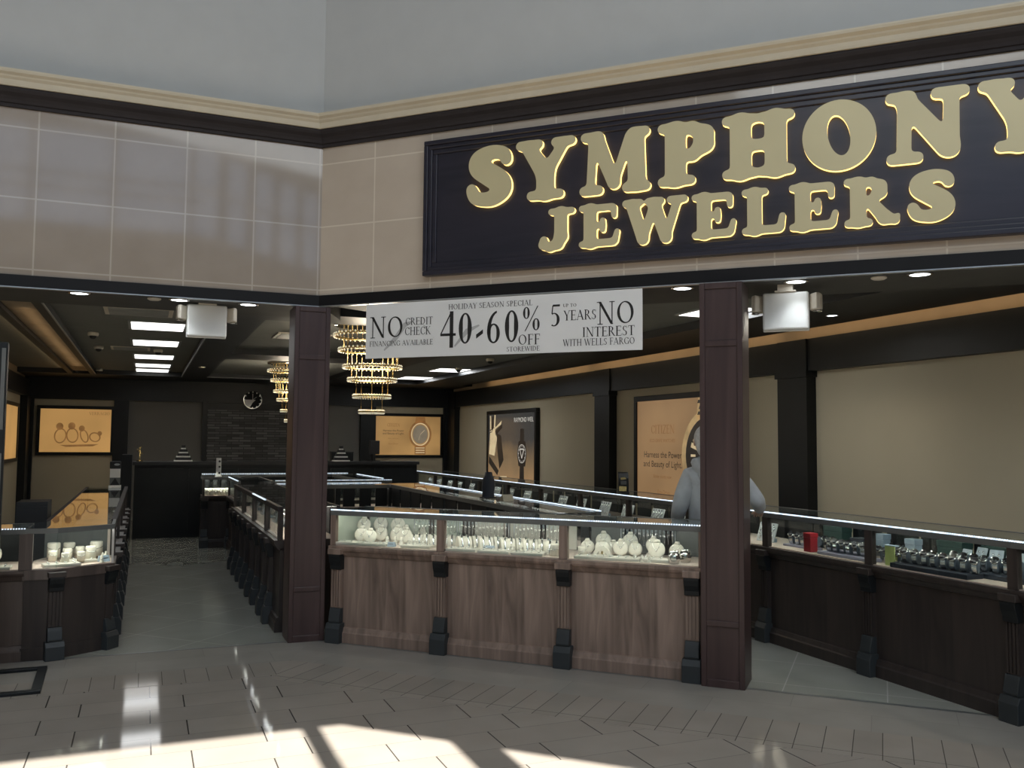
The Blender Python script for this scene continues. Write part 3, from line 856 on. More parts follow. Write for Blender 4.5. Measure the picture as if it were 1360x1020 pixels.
vt.put((-.08, 9.05, 2.75), 0, 'grey air vent nearest the front, before the ceiling lights', 'ceiling air vents')
vt.put((-.2, 12.85, 2.75), 0, 'grey air vent between the second and third ceiling lights', 'ceiling air vents', .8)
vt.put((1.65, 10.4, 2.75), 0, 'pale air vent in the coffer left of the left pillar top', 'ceiling air vents')

# ------------------------------------------------------------------ chandeliers
def make_chandelier():
    t = thing('chandelier', 'x', 'chandelier')
    MB().lathe([(0, 0), (.40, 0), (.40, -.03), (.33, -.035), (0, -.036)], 40).build('canopy', 'chrome', t)
    zs = (-.132, -.28, -.45, -.583, -.752, -.909); rs = (.385, .335, .29, .24, .184, .122)
    for z, r in zip(zs, rs):
        n = 44
        ring = MB()
        ring.tube([(r*cos(2*pi*k/n), r*sin(2*pi*k/n), z) for k in range(n)], .013, 8, closed=True)
        ro = ring.build('ring', 'gold_metal', t)
        cry = MB()
        for k in range(n):
            th = 2*pi*k/n
            for dz in (-.011, .011):
                cry.lathe([(.001, -.012), (.011, 0), (.001, .012)], 5, (r*1.03*cos(th+dz*3), r*1.03*sin(th+dz*3), z+dz))
        cry.build('crystals', 'crystal', ro)
        for k in range(6):
            th = 2*pi*k/6+.3
            MB().tube([(r*cos(th), r*sin(th), z), (r*cos(th), r*sin(th), -.03)], .0018, 4).build('suspension_wire', 'gold_metal', t)
    return t
ch = Lib(make_chandelier)
ch.put((2.14, 8.95, 2.75), 0, 'gold six-ring crystal chandelier beside the left end of the sale banner', 'ring chandeliers')
ch.put((2.13, 14.1, 2.75), 0, 'farther six-ring chandelier half hidden by the left pillar', 'ring chandeliers')
for x, y in ((2.14, 8.95), (2.13, 14.1)):
    l = light('chandelier_glow', 'POINT', (x, y, 2.3), (0, 0, 0), 44, (1, .87, .68)); l.data.shadow_soft_size = .22

# ------------------------------------------------------------------ backlit posters
MT['gold_print'] = emit('gold_backlit_film', (.37, .205, .068), .95, .16, 1.3)
MT['amber_print'] = emit('amber_backlit_film', (.33, .19, .07), .8, .35, 1.6)
MT['tan_print'] = emit('tan_backlit_film', (.29, .175, .085), .75, .28, 1.1)
MT['brown_print'] = emit('brown_print', (.20, .095, .03), .9, .3, 12)
MT['pale_print'] = emit('pale_print', (.50, .40, .24), .9, .2, 10)
MT['grey_print'] = emit('grey_print_film', (.17, .14, .10), .9, .15, 8)
MT['bronze_print'] = emit('bronze_print', (.36, .25, .12), .8, .3, 9)
MT['black_print'] = emit('black_print_film', (.014, .011, .009), 1)
MT['white_print'] = emit('white_print_film', (.42, .40, .36), .9)
def grad_film():
    m, n, l, b = new_mat('smoky_backlit_film')
    tc = n.new('ShaderNodeTexCoord'); sp = n.new('ShaderNodeSeparateXYZ')
    l.new(tc.outputs['Object'], sp.inputs[0])
    nz = n.new('ShaderNodeTexNoise'); nz.inputs['Scale'].default_value = 2.2
    l.new(tc.outputs['Object'], nz.inputs['Vector'])
    ad = n.new('ShaderNodeMath'); ad.operation = 'MULTIPLY_ADD'
    ad.inputs[1].default_value = .35
    l.new(nz.outputs[0], ad.inputs[0]); l.new(sp.outputs[2], ad.inputs[2])
    c = ramp(n, l, ad.outputs[0], [(.18, (.34, .20, .09)), (.6, (.20, .13, .065)), (1.0, (.035, .034, .032)), ])
    l.new(c, b.inputs['Emission Color']); b.inputs['Emission Strength'].default_value = .9
    b.inputs['Base Color'].default_value = (.05, .05, .05, 1); b.inputs['Roughness'].default_value = .15
    return m
MT['smoke_print'] = grad_film()

def ringpoly(mb, cx, cz, rx, rz, w, y, tilt=0, n=36, a0=0, a1=360):
    vs = []
    for k in range(n+1):
        th = radians(a0+(a1-a0)*k/n)
        for f in (1, 0):
            x, z = (rx-(0 if f else w))*cos(th), (rz-(0 if f else w))*sin(th)
            vs.append((cx+x*cos(tilt)-z*sin(tilt), y, cz+x*sin(tilt)+z*cos(tilt)))
    mb.add(vs, [(2*k, 2*k+1, 2*k+3, 2*k+2) for k in range(n)])
def disc(mb, cx, cz, rx, rz, y, n=36):
    mb.add([(cx+rx*cos(2*pi*k/n), y, cz+rz*sin(2*pi*k/n)) for k in range(n)], [list(range(n))])
def quad(mb, pts, y): mb.add([(x, y, z) for x, z in pts], [list(range(len(pts)))])

def lightbox(label, loc, rz, w, h, fw, film, fd=.06):
    t = thing('advertising_lightbox', label, 'poster', loc, rz)
    MB().box(0, w, -fd, 0, 0, fw).box(0, w, -fd, 0, h-fw, h).box(0, fw, -fd, 0, fw, h-fw).box(w-fw, w, -fd, 0, fw, h-fw).build('frame', 'black_satin', t, bevel=.006)
    MB().box(fw, w-fw, -fd+.02, -.002, fw, h-fw).build('picture', film, t)
    return t
Yp = -.0405-.002
# rings poster, back wall left
t = lightbox('gold backlit poster of four rings on the back wall at left', (-1.83, YB-.02, 1.23), 0, 1.31, .92, .06, 'gold_print')
mb = MB()
for cx, cz, rx, rz, tl in ((.40, .36, .105, .14, -.12), (.60, .37, .105, .14, .10), (.80, .36, .07, .13, .3), (.98, .34, .10, .09, -.5)):
    ringpoly(mb, cx, cz, rx, rz, .022, Yp, tl)
for cx, cz, r in ((.385, .535, .06), (.585, .545, .06), (.755, .50, .05), (1.06, .41, .04)): disc(mb, cx, cz, r, r*1.1, Yp-.001)
quad(mb, [(.40, .19), (1.05, .21), (.95, .17), (.5, .155)], Yp)
mb.build('rings_print', 'brown_print', t)
mb = serif_text(MB(), 'VERRAGIO', .87, 1.22, .755, .81, Yp); mb.build('lettering', 'brown_print', t)
# watch poster, back wall right
t = lightbox('amber backlit poster of one watch on the back wall at right', (4.41, YB-.02, 1.19), 0, 1.58, .94, .06, 'amber_print')
mb = MB(); cx, cz = 1.07, .50
ringpoly(mb, cx, cz, .25, .29, .05, Yp); quad(mb, [(cx-.12, .73), (cx+.12, .73), (cx+.10, .87), (cx-.10, .87)], Yp); quad(mb, [(cx-.12, .07), (cx+.12, .07), (cx+.12, .27), (cx-.12, .27)], Yp)
mb.build('watch_case_print', 'brown_print', t)
mb = MB(); disc(mb, cx, cz, .165, .20, Yp-.001); mb.build('watch_dial_print', 'grey_print', t)
mb = MB(); ringpoly(mb, cx, cz, .205, .245, .022, Yp-.001)
for k in range(3): quad(mb, [(cx-.1, .10+.05*k), (cx+.1, .10+.05*k), (cx+.1, .12+.05*k), (cx-.1, .12+.05*k)], Yp-.001)
quad(mb, [(cx-.003, cz), (cx+.004, cz-.003), (cx+.10, cz+.09), (cx+.09, cz+.095)], Yp-.002); quad(mb, [(cx, cz), (cx+.004, cz), (cx-.035, cz-.13), (cx-.04, cz-.125)], Yp-.002)
mb.build('watch_highlight_print', 'pale_print', t)
serif_text(MB(), 'CITIZEN', .34, .62, .66, .73, Yp).build('lettering', 'brown_print', t)
text_mesh([('Harness the Power', .48, .555, .058, 'CENTER'), ('and Beauty of Light.', .48, .495, .058, 'CENTER')]).build('slogan', 'black_print', t).location = (0, Yp, 0)
text_mesh([('Eco-Drive', .48, .28, .05, 'CENTER'), ('Better starts now', .48, .40, .032, 'CENTER')]).build('small_print', 'brown_print', t).location = (0, Yp, 0)
# dark poster with a black watch, right wall
PW = lightbox('dark backlit poster of a black watch beside tumbled straps on the right wall', (XR, 16.13, .76), -pi/2, 2.35, 1.37, .07, 'smoke_print', .08)
Yq = -.0605-.002; t = PW
serif = text_mesh([('RAYMOND WEIL', 1.78, 1.14, .115, 'CENTER')]); serif.build('lettering', 'white_print', t).location = (0, Yq, 0)
mb = MB(); wx = 1.72
quad(mb, [(wx-.10, .12), (wx+.10, .12), (wx+.09, .42), (wx-.09, .42)], Yq); quad(mb, [(wx-.09, .74), (wx+.09, .74), (wx+.08, 1.02), (wx-.08, 1.02)], Yq)
disc(mb, wx, .58, .21, .2, Yq-.001); quad(mb, [(wx-.15, .36), (wx+.15, .36), (wx+.19, .5), (wx-.19, .5)], Yq-.0005); quad(mb, [(wx-.15, .8), (wx+.15, .8), (wx+.19, .66), (wx-.19, .66)], Yq-.0005)
quad(mb, [(.10, .38), (.55, .16), (.62, .25), (.12, .52)], Yq); quad(mb, [(.5, .95), (.72, .9), (.86, .45), (.66, .28), (.55, .6)], Yq); quad(mb, [(.42, 1.02), (.76, 1.12), (.78, 1.05), (.44, .9)], Yq)
quad(mb, [(.22, 1.0), (.32, 1.0), (.34, 1.26), (.24, 1.26)], Yq)
mb.build('watch_print', 'black_print', t)
mb = MB(); ringpoly(mb, wx, .58, .175, .165, .012, Yq-.002)
mb2 = [(wx-.09, .66), (wx+.09, .66), (wx, .50)]
for a, b in zip(mb2, mb2[1:]+mb2[:1]):
    dx, dz = b[0]-a[0], b[1]-a[1]; L_ = math.hypot(dx, dz); nx, nz = -dz/L_*.012, dx/L_*.012
    quad(mb, [(a[0]-nx, a[1]-nz), (b[0]-nx, b[1]-nz), (b[0]+nx, b[1]+nz), (a[0]+nx, a[1]+nz)], Yq-.002)
for k in range(12):
    th = 2*pi*k/12; disc(mb, wx+.145*cos(th), .58+.135*sin(th), .012, .012, Yq-.002, 8)
mb.build('watch_marks_print', 'white_print', t)
mb = MB(); quad(mb, [(.12, .55), (.40, .52), (.52, .85), (.42, 1.0), (.16, .95)], Yq); quad(mb, [(.14, .98), (.5, 1.08), (.75, 1.18), (.72, 1.1), (.4, .98)], Yq); quad(mb, [(.16, 1.02), (.22, 1.02), (.20, 1.28), (.15, 1.28)], Yq); quad(mb, [(.36, 1.05), (.42, 1.06), (.44, 1.29), (.38, 1.29)], Yq)
quad(mb, [(.62, .1), (1.1, .1), (1.0, .16), (.7, .15)], Yq)
mb.build('strap_print', 'pale_print', t)
# large tan poster, right wall behind the person
t = lightbox('tall tan backlit watch poster on the right wall, behind the person', (XR, 10.52, .74), -pi/2, 2.36, 1.43, .07, 'tan_print', .08)
serif_text(MB(), 'CITIZEN', .42, .98, .93, 1.04, Yq).build('lettering', 'brown_print', t)
text_mesh([('Harness the Power', .69, .62, .115, 'CENTER'), ('and Beauty of Light.', .69, .50, .115, 'CENTER')]).build('slogan', 'black_print', t).location = (0, Yq, 0)
text_mesh([('ECO-DRIVE WATCHES', .69, .82, .06, 'CENTER'), ('Better starts now', .69, .36, .06, 'CENTER'), ('Eco-Drive', .72, .16, .07, 'CENTER')]).build('small_print', 'brown_print', t).location = (0, Yq, 0)
mb = MB(); wx, wz = 1.72, .66
ringpoly(mb, wx, wz, .58, .56, .09, Yq); quad(mb, [(wx-.26, 1.1), (wx+.2, 1.1), (wx+.2, 1.36), (wx-.22, 1.36)], Yq)
mb.build('watch_case_print', 'bronze_print', t)
mb = MB(); disc(mb, wx, wz, .49, .47, Yq-.001)
for i in range(3):
    for j in range(5): quad(mb, [(wx-.24+.09*j+.03*(i % 2), 1.15+.07*i), (wx-.18+.09*j+.03*(i % 2), 1.15+.07*i), (wx-.17+.09*j+.03*(i % 2), 1.19+.07*i), (wx-.22+.09*j+.03*(i % 2), 1.19+.07*i)], Yq-.001)
mb.build('watch_dial_print', 'black_print', t)
mb = MB()
for a in range(12):
    th = 2*pi*a/12
    quad(mb, [(wx+r*cos(th+d), wz+r*sin(th+d)) for r, d in ((.28, -.05), (.38, -.04), (.38, .04), (.28, .05))], Yq-.002)
quad(mb, [(wx-.38, wz+.10), (wx+.05, wz-.02), (wx+.05, wz+.03), (wx-.36, wz+.16)], Yq-.002)
ringpoly(mb, wx-.16, wz-.16, .11, .11, .02, Yq-.002); ringpoly(mb, wx+.16, wz-.16, .11, .11, .02, Yq-.002)
mb.build('watch_marks_print', 'pale_print', t)
# poster on the left wall, seen almost edge-on
lightbox('narrow-looking gold backlit poster on the left wall, seen edge-on', (XL, 15.3, 1.15), pi/2, 1.9, .98, .06, 'gold_print', .08)

# ------------------------------------------------------------------ display counters
def corbel_set(t, u, v=0, ang=0, k=1., wd_=.115, dark='black_satin', shaft='counter'):
    """bracket, fluted pilaster and foot block; k scales the heights"""
    def put(mb):
        mb.v = [(u+x*cos(ang)-y*sin(ang), v+x*sin(ang)+y*cos(ang), z*k) for x, y, z in mb.v]; return mb
    h = wd_/2
    put(MB().box(-h, h, -.055, .02, .672, .715)).build('corbel_cap', shaft, t, bevel=.004)
    mb = MB()
    pr = [(-.052, .672), (-.052, .655), (-.044, .62), (-.030, .585), (-.028, .555), (.02, .555), (.02, .672)]
    mb.prof_x(pr, -h*.86, h*.86)
    put(mb).build('corbel', dark, t, bevel=.004)
    mb = MB().box(-.045, .045, -.008, .02, .26, .56)
    for x in (-.034, -.012, .012, .034): mb.box(x-.007, x+.007, -.016, -.006, .27, .55)
    put(mb).build('pilaster', shaft, t)
    mb = MB().prof_x([(-.062, 0), (-.062, .11), (-.045, .15), (.02, .15), (.02, 0)], -h*1.08, h*1.08)
    mb.prof_x([(-.04, .15), (-.044, .165), (-.03, .235), (-.022, .262), (.02, .262), (.02, .15)], -h*.82, h*.82)
    put(mb).build('foot_block', 'foot', t, bevel=.004)

def counter(label, fr, u0, L, depth=.52, mat='counter', posts=None, pil=(), k=1., door='black_satin', deck='deck', led=True, lamp=1.0, group='glass jewellery counters', ends=(0, 0), frame='frame_grey', zd=.735):
    t = thing('display_counter', label, 'display counter', fr.p(u0, 0, 0), fr.a, group)
    D = depth; z = lambda a: a*k
    MB().box(0, L, .02, D-.01, z(.0), z(zd-.065)).build('base_cabinet', mat, t)
    MB().prof_x([(-.012, 0), (-.012, z(.075)), (-.004, z(.085)), (.004, z(.115)), (.02, z(.12)), (.02, 0)], 0, L).build('plinth', mat, t)
    MB().prof_x([(.02, z(zd-.08)), (.006, z(zd-.075)), (-.006, z(zd-.055)), (-.012, z(zd-.045)), (-.022, z(zd-.035)), (-.028, z(zd-.02)), (-.028, z(zd)), (D, z(zd)), (D, z(zd-.08))], 0, L).build('ledge_moulding', mat, t)
    MB().box(0, L, .012, D-.02, z(zd), z(zd+.007)).build('display_deck', deck, t)
    for x0, x1 in (posts if posts is not None else ((0, .03), (L-.03, L))):
        MB().box(x0, x1, 0, .04, z(zd), z(.97)).build('post', mat, t)
        MB().box(x0, x1, D-.03, D, z(zd), z(.97)).build('rear_post', 'black_satin', t)
    MB().box(0, L, -.004, .035, z(.968), z(1.006)).box(0, L, D-.03, D, z(.968), z(1.006)).build('top_frame', frame, t)
    MB().box(0, L, .012, .017, z(zd+.007), z(.968)).build('front_glass', 'glass', t)
    MB().box(0, L, .035, D-.03, z(.998), z(1.004)).build('top_glass', 'glass', t)
    nd = 3
    for i in range(nd):
        a = .05+i*(L-.06)/nd
        MB().box(a, a+(L-.06)/nd-.055, D-.022, D-.014, z(zd+.01), z(.966)).build('sliding_door', door, t)
    for e, x in zip(ends, (0, L)):
        if e == 2: MB().box(x-.006, x+.003, .05, D-.03, z(zd+.007), z(.968)).build('end_panel', door, t)
        elif e: MB().box(x-.003, x+.003, .02, D-.03, z(zd+.007), z(.968)).build('end_glass', 'glass', t)
    if led:
        mb = MB(); n = int(L/.0168)
        for i in range(n):
            x = (i+.2)*L/n
            mb.box(x, x+.5*L/n, -.007, .006, z(1.005), z(1.014))
        mb.build('light_strip', 'led', t)
    for u in pil: corbel_set(t, u, 0, 0, k, shaft=mat)
    if lamp:
        l = light('case_lamp', 'AREA', (L/2, .06, z(.962)), (radians(38), 0, 0), lamp*L, (1, .95, .85), L*.92, .03, parent=t)
    return t

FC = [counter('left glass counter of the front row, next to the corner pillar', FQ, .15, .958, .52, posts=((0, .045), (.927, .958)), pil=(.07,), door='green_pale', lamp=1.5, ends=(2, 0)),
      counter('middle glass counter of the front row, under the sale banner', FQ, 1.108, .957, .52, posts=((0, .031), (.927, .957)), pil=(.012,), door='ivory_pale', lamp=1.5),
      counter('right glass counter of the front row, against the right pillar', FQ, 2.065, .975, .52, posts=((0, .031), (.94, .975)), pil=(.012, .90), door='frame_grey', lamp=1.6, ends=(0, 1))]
FR = Frame(4.58, 15.63, -pi/2)
RW = []
rn = ['farthest', 'second farthest', 'third farthest', 'fourth farthest', 'fifth farthest', 'sixth farthest', 'seventh farthest']
for i in range(12):
    lb = (rn[i]+' glass counter of the long row along the right wall' if i < 7 else
          ('glass counter along the right wall in front of the person', 'glass counter of the right row half hidden by the right pillar', 'right-row counter holding the red box and lilac watch tray', 'right-row counter holding the yellow card and navy watch trays', 'nearest counter of the right row, cut by the photo edge')[i-7])
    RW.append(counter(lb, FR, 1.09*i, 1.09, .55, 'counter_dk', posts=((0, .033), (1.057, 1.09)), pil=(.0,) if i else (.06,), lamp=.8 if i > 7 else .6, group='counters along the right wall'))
FIL = Frame(1.03, 11.3, -pi/2)
IL = []
for i, (a, L_) in enumerate(((0, 1.0), (1.0, 1.0), (2.0, 1.0), (3.0, .85))):
    IL.append(counter(('farthest', 'second farthest', 'second nearest', 'nearest')[i]+' counter on the left side of the island, beside the walkway', FIL, a, L_, .5, 'counter_dk', pil=(.02, L_*.5), posts=((0, .04), (L_-.04, L_)), lamp=1.6, frame='brown_dark', led=i == 2, group='island counters', ends=(i == 0, 0)))
FIR = Frame(3.35, 6.27, pi/2)
for i in range(4):
    counter(('nearest', 'second nearest', 'second farthest', 'farthest')[i]+' counter on the right side of the island, back turned to the camera', FIR, 1.25*i, 1.25, .5, 'counter_dk', lamp=.35, group='island counters')
FIB = Frame(2.85, 11.3, pi)
for i in range(2):
    counter(('right', 'left')[i]+' counter closing the back of the front island', FIB, .66*i, .66, .5, 'counter_dk', lamp=.3, group='island counters')
# second island, farther back
F2 = Frame(1.62, 12.1, 0)
for i in range(2): counter(('left', 'right')[i]+' counter at the front of the rear island, behind the front island', F2, .79*i, .79, .45, 'counter_dk', lamp=.4, group='rear island counters')
B2 = counter('brightly lit small counter at the left end of the rear island', Frame(.80, 13.55, 0), 0, .42, .45, 'counter_dk', pil=(.03, .38), lamp=5, group='rear island counters', led=False, ends=(1, 0))
counter('side counter of the rear island joining its bright end', Frame(1.15, 13.5, -pi/2), 0, 1.4, .45, 'counter_dk', lamp=.3, group='rear island counters')
counter('far counter closing the back of the rear island', Frame(3.15, 14.75, pi), 0, 2.3, .4, 'counter_dk', lamp=.3, group='rear island counters')
counter('right side counter of the rear island', Frame(3.2, 12.6, pi/2), 0, 1.7, .4, 'counter_dk', lamp=.3, group='rear island counters')
# left wing
KL = .906
FLW = Frame(-1.93, 7.1, 0)
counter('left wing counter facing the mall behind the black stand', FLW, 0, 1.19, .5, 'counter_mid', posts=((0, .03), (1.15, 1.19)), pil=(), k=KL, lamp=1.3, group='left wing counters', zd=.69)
FLS = Frame(-.18, 7.78, pi/2)
for i in range(4):
    counter(('nearest', 'second nearest', 'second farthest', 'farthest')[i]+' counter on the left side of the walkway', FLS, 1.31*i, 1.31, .5, 'counter_dk', pil=(.08, .7), k=KL, lamp=.5, led=False, group='left wing counters', ends=(0, i == 3), frame='brown_dark', zd=.69)
def corner_counter():
    t = thing('display_counter', 'corner glass counter with ivory cylinders at the left of the walkway', 'display counter', (-.74, 7.1, 0), 0, 'left wing counters')
    P = [(0, 0), (.20, 0), (.56, .23), (.56, .68), (.06, .68), (0, .5)]
    z = lambda a: a*KL
    def inset(d):
        c = (.3, .35); return [(x+(c[0]-x)*d, y+(c[1]-y)*d) for x, y in P]
    MB().prism(inset(.0), 0, z(.615)).build('base_cabinet', 'counter_dk', t)
    MB().prism(inset(-.025), 0, z(.1)).build('plinth', 'counter_dk', t)
    MB().prism(inset(-.04), z(.615), z(.69)).build('ledge_moulding', 'counter_mid', t)
    MB().prism(inset(.04), z(.69), z(.697)).build('display_deck', 'deck', t)
    MB().box(0, .045, 0, .04, z(.69), z(.97)).build('post', 'counter_mid', t)
    MB().box(.545, .56, .225, .245, z(.69), z(.97)).build('corner_strip', 'steel', t)
    fr_ = MB()
    edges = [(P[0], P[1]), (P[1], P[2]), (P[2], P[3])]
    gl = MB()
    for a, b in edges:
        dx, dy = b[0]-a[0], b[1]-a[1]; L_ = math.hypot(dx, dy); n_ = (-dy/L_, dx/L_)
        q = lambda d: [(a[0]+n_[0]*d, a[1]+n_[1]*d), (b[0]+n_[0]*d, b[1]+n_[1]*d)]
        fr_.prism(q(0)+q(.022)[::-1], z(.968), z(1.006))
        gl.prism(q(.010)+q(.015)[::-1], z(.697), z(.968))
    fr_.build('top_frame', 'frame_grey', t)
    gl.build('front_glass', 'glass', t)
    MB().prism(inset(.03), z(.998), z(1.004)).build('top_glass', 'glass', t)
    MB().box(.06, .5, .665, .675, z(.697), z(.966)).build('rear_panel', 'frame_grey', t)
    corbel_set(t, .53, .24, .9, KL*.94, shaft='counter_dk'); corbel_set(t, .20, .0, .27, KL*.94, shaft='counter_dk')
    light('case_lamp', 'AREA', (.3, .2, z(.962)), (0, 0, .3), 2.2, (1, .95, .86), .5, .2, parent=t)
    return t
corner_counter()

# ------------------------------------------------------------------ back service counter and what stands on it
t = thing('service_counter', 'long black service counter across the back of the store', 'counter', (-.12, 15.05, 0))
MB().box(0, 4.55, .03, .6, 0, 1.14).build('body', 'black_satin', t)
MB().box(-.03, 4.58, -.02, .62, 1.14, 1.19).build('countertop', 'black', t)
mb = MB()
for i in range(6): mb.box(.05+.75*i, .72+.75*i, .015, .035, .12, 1.08)
mb.build('front_panel', 'black_satin', t)
tag(MB().box(-.30, -.155, 15.0, 15.6, 0, 1.30).build('side_cabinet', 'black_satin'), 'tall narrow black cabinet at the left end of the service counter', 'cabinet')
tag(MB().box(-.95, -.72, 8.35, 8.7, 0, 1.02).box(-.95, -.72, 8.34, 8.36, .05, .98).build('low_cabinet', 'black'), 'low black cabinet behind the glass of the left wing', 'cabinet')
def make_tiers():
    t = thing('tiered_display', 'x', 'display stand')
    for i, w_ in enumerate((.14, .105, .07, .035)):
        MB().box(-w_, w_, -w_*.6, w_*.6, .065*i, .065*i+.022).build('white_tier', 'white', t, bevel=.004)
        MB().box(-w_*.85, w_*.85, -w_*.5, w_*.5, .065*i+.022, .065*i+.065).build('black_riser', 'black', t)
    return t
tr = Lib(make_tiers)
tr.put((.595, 15.3, 1.19), 0, 'white and black tiered stand on the service counter, left of the pillar', 'tiered stands')
tr.put((3.13, 15.25, 1.19), 0, 'white and black tiered stand on the service counter, right of the pillar', 'tiered stands')
t = thing('jewelry_tree', 'small gold branching figure at the left end of the service counter', 'figurine', (-.05, 15.3, 1.19))
MB().lathe([(.05, 0), (.045, .015), (.012, .025), (.008, .2), (.004, .24)], 12).build('stem', 'gold_metal', t)
mb = MB()
for a in range(6):
    th = a*1.05
    mb.tube([(0, 0, .10+.02*a), (.035*cos(th), .03*sin(th), .13+.02*a), (.055*cos(th), .045*sin(th), .12+.02*a)], .004, 6)
mb.build('branch', 'gold_metal', t)
t = thing('checkout_monitor', 'black checkout monitor at the right end of the service counter', 'monitor', (3.72, 15.3, 1.19), .5)
MB().box(-.11, .11, -.02, .02, .12, .36).build('screen', 'black', t, bevel=.008)
MB().box(-.03, .03, .0, .04, .015, .14).box(-.09, .09, -.06, .08, 0, .016).build('stand', 'black', t)
t = thing('box_file', 'black box behind the right tiered stand on the service counter', 'box', (3.2, 15.53, 1.19))
MB().box(-.19, .19, -.08, .08, 0, .15).build('box', 'black_satin', t, bevel=.008)
MB().box(-.195, .195, -.085, .085, .15, .165).build('lid', 'black', t, bevel=.004)
# wall clock over the stone panel
t = thing('wall_clock', 'round wall clock with a half white dial above the stone panel', 'clock', (1.98, YB-.12, 2.34))
mb = MB(); ringpoly(mb, 0, 0, .18, .18, .014, -.03, a0=150, a1=400); mb.build('rim', 'steel', t)
MB().lathe([(0, 0), (.17, 0), (.17, .028), (0, .029)], 28).build('dial', 'black', t).rotation_euler = (pi/2, 0, 0)
mb = MB(); quad(mb, [(-.165, .0), (.06, .0), (.0, -.06), (-.05, -.15), (-.11, -.125), (-.15, -.075)], -.032); mb.build('white_half', 'white', t)
mb = MB()
for k in range(12):
    th = radians(30*k); quad(mb, [(.155*cos(th)-.012, .155*sin(th)-.012), (.155*cos(th)+.012, .155*sin(th)-.012), (.155*cos(th)+.012, .155*sin(th)+.012), (.155*cos(th)-.012, .155*sin(th)+.012)], -.031)
mb.build('hour_marks', 'white', t)
mb = MB(); quad(mb, [(-.005, 0), (.005, 0), (.005, .12), (-.005, .12)], -.033); quad(mb, [(0, -.005), (.08, .055), (.075, .062), (-.003, .003)], -.033); mb.build('hands', 'white', t)

# ------------------------------------------------------------------ things on top of the counters
t = thing('promo_stand', 'white card stand with a black triangle on the far end of left counter', 'display stand', (-.33, 12.75, .911))
MB().box(-.075, .075, -.05, .05, 0, .03).build('base', 'white_plastic', t, bevel=.004)
MB().box(-.062, .062, -.03, .03, .03, .13).build('block', 'frame_grey', t)
mb = MB(); quad(mb, [(-.058, .033), (.058, .033), (0, .125)], -.0305); mb.build('triangle_print', 'black', t)
MB().box(-.062, .062, -.03, .03, .13, .245).build('white_card', 'white', t)
MB().box(-.066, .066, -.035, .035, .245, .34).build('black_head', 'black', t, bevel=.01)
mb = MB(); disc(mb, .02, .30, .035, .014, -.0365); mb.build('silver_mark', 'steel', t)
t = thing('earring_tower', 'tall white stand with black dots on the rear island', 'display stand', (1.03, 13.78, 1.006))
MB().box(-.035, .035, -.015, .015, .01, .27).build('panel', 'white', t, bevel=.004)
MB().box(-.045, .045, -.03, .03, 0, .012).build('base', 'white', t)
mb = MB()
for z in (.05, .14, .22): disc(mb, .01, z, .016, .016, -.0158, 12)
mb.build('dots', 'black', t)
t = thing('display_bust', 'dark slate display bust on the far side of the front island', 'display stand', (3.08, 8.05, 1.006))
MB().lathe([(.062, 0), (.064, .01), (.058, .05), (.066, .10), (.062, .17), (.042, .215), (.036, .25), (.0, .252)], 20, sy=.7).build('bust', 'navy', t)
MB().box(-.07, .07, -.05, .05, 0, .012).build('base', 'black', t)
t = thing('price_card', 'small beige tent card right of the dark slate bust', 'card', (3.1, 7.62, 1.006), .3)
MB().prof_x([(-.03, 0), (-.002, .06), (.002, .06), (.03, 0), (.026, 0), (0, .054), (-.026, 0)], -.06, .06).build('card', 'tan', t)
t = thing('curved_display', 'glossy black curved display on the right counter before a wall column', 'display stand', (4.82, 8.5, 1.006), -.35)
pts = [(.0, 0), (-.01, .08), (-.005, .16), (.02, .215), (.045, .225), (.05, .21), (.03, .15), (.03, .08), (.04, 0)]
MB().prof_x(pts, -.055, .055).build('body', 'black_satin', t)
MB().box(-.06, .06, -.03, .07, 0, .012).build('base', 'black', t)
mb = MB(); quad(mb, [(-.035, .165), (.015, .17), (.03, .15), (-.03, .14)], -.012); quad(mb, [(-.05, .02), (.03, .02), (.03, .07), (-.05, .075)], -.013); mb.build('reflection_patches', 'gold_metal', t)  # gold patches stand in for reflections on the glossy body
MB().box(-.03, .03, -.0135, -.008, .09, .13).build('grey_label', 'frame_grey', t)

# ------------------------------------------------------------------ jewellery models
def tiltx(mb, a, dz=0):
    mb.v = [(x, y*cos(a)+z*sin(a), -y*sin(a)+z*cos(a)+dz) for x, y, z in mb.v]; return mb
def m_bust():
    t = thing('necklace_bust', 'x', 'necklace bust')
    mb = MB().ball((0, 0, .054), .053, .014, .052, 18, 10).lathe([(.026, .098), (.017, .108), (.015, .118), (.0, .119)], 14, sy=.6)
    tiltx(mb, .30, .004).build('bust', 'ivory', t)
    n = 14
    mb = MB().tube([(.024*cos(pi+pi*k/n), -.016, .100+.045*sin(pi+pi*k/n)) for k in range(n+1)], .0014, 5)
    mb.ball((0, -.018, .050), .005, .003, .006, 8, 5)
    tiltx(mb, .30, .004).build('necklace', 'silver', t)
    MB().prof_x([(.005, 0), (.04, 0), (.022, .06)], -.008, .008).build('easel_leg', 'ivory', t)
    return t
def m_finger():
    t = thing('ring_cone', 'x', 'ring stand')
    MB().lathe([(.02, 0), (.02, .004), (.013, .008), (.012, .03), (.007, .052), (.0, .056)], 14).build('cone', 'ivory', t)
    MB().tube([(.0125*cos(2*pi*k/12), .0125*sin(2*pi*k/12), .03) for k in range(12)], .002, 5, closed=True).build('ring', 'silver', t)
    return t
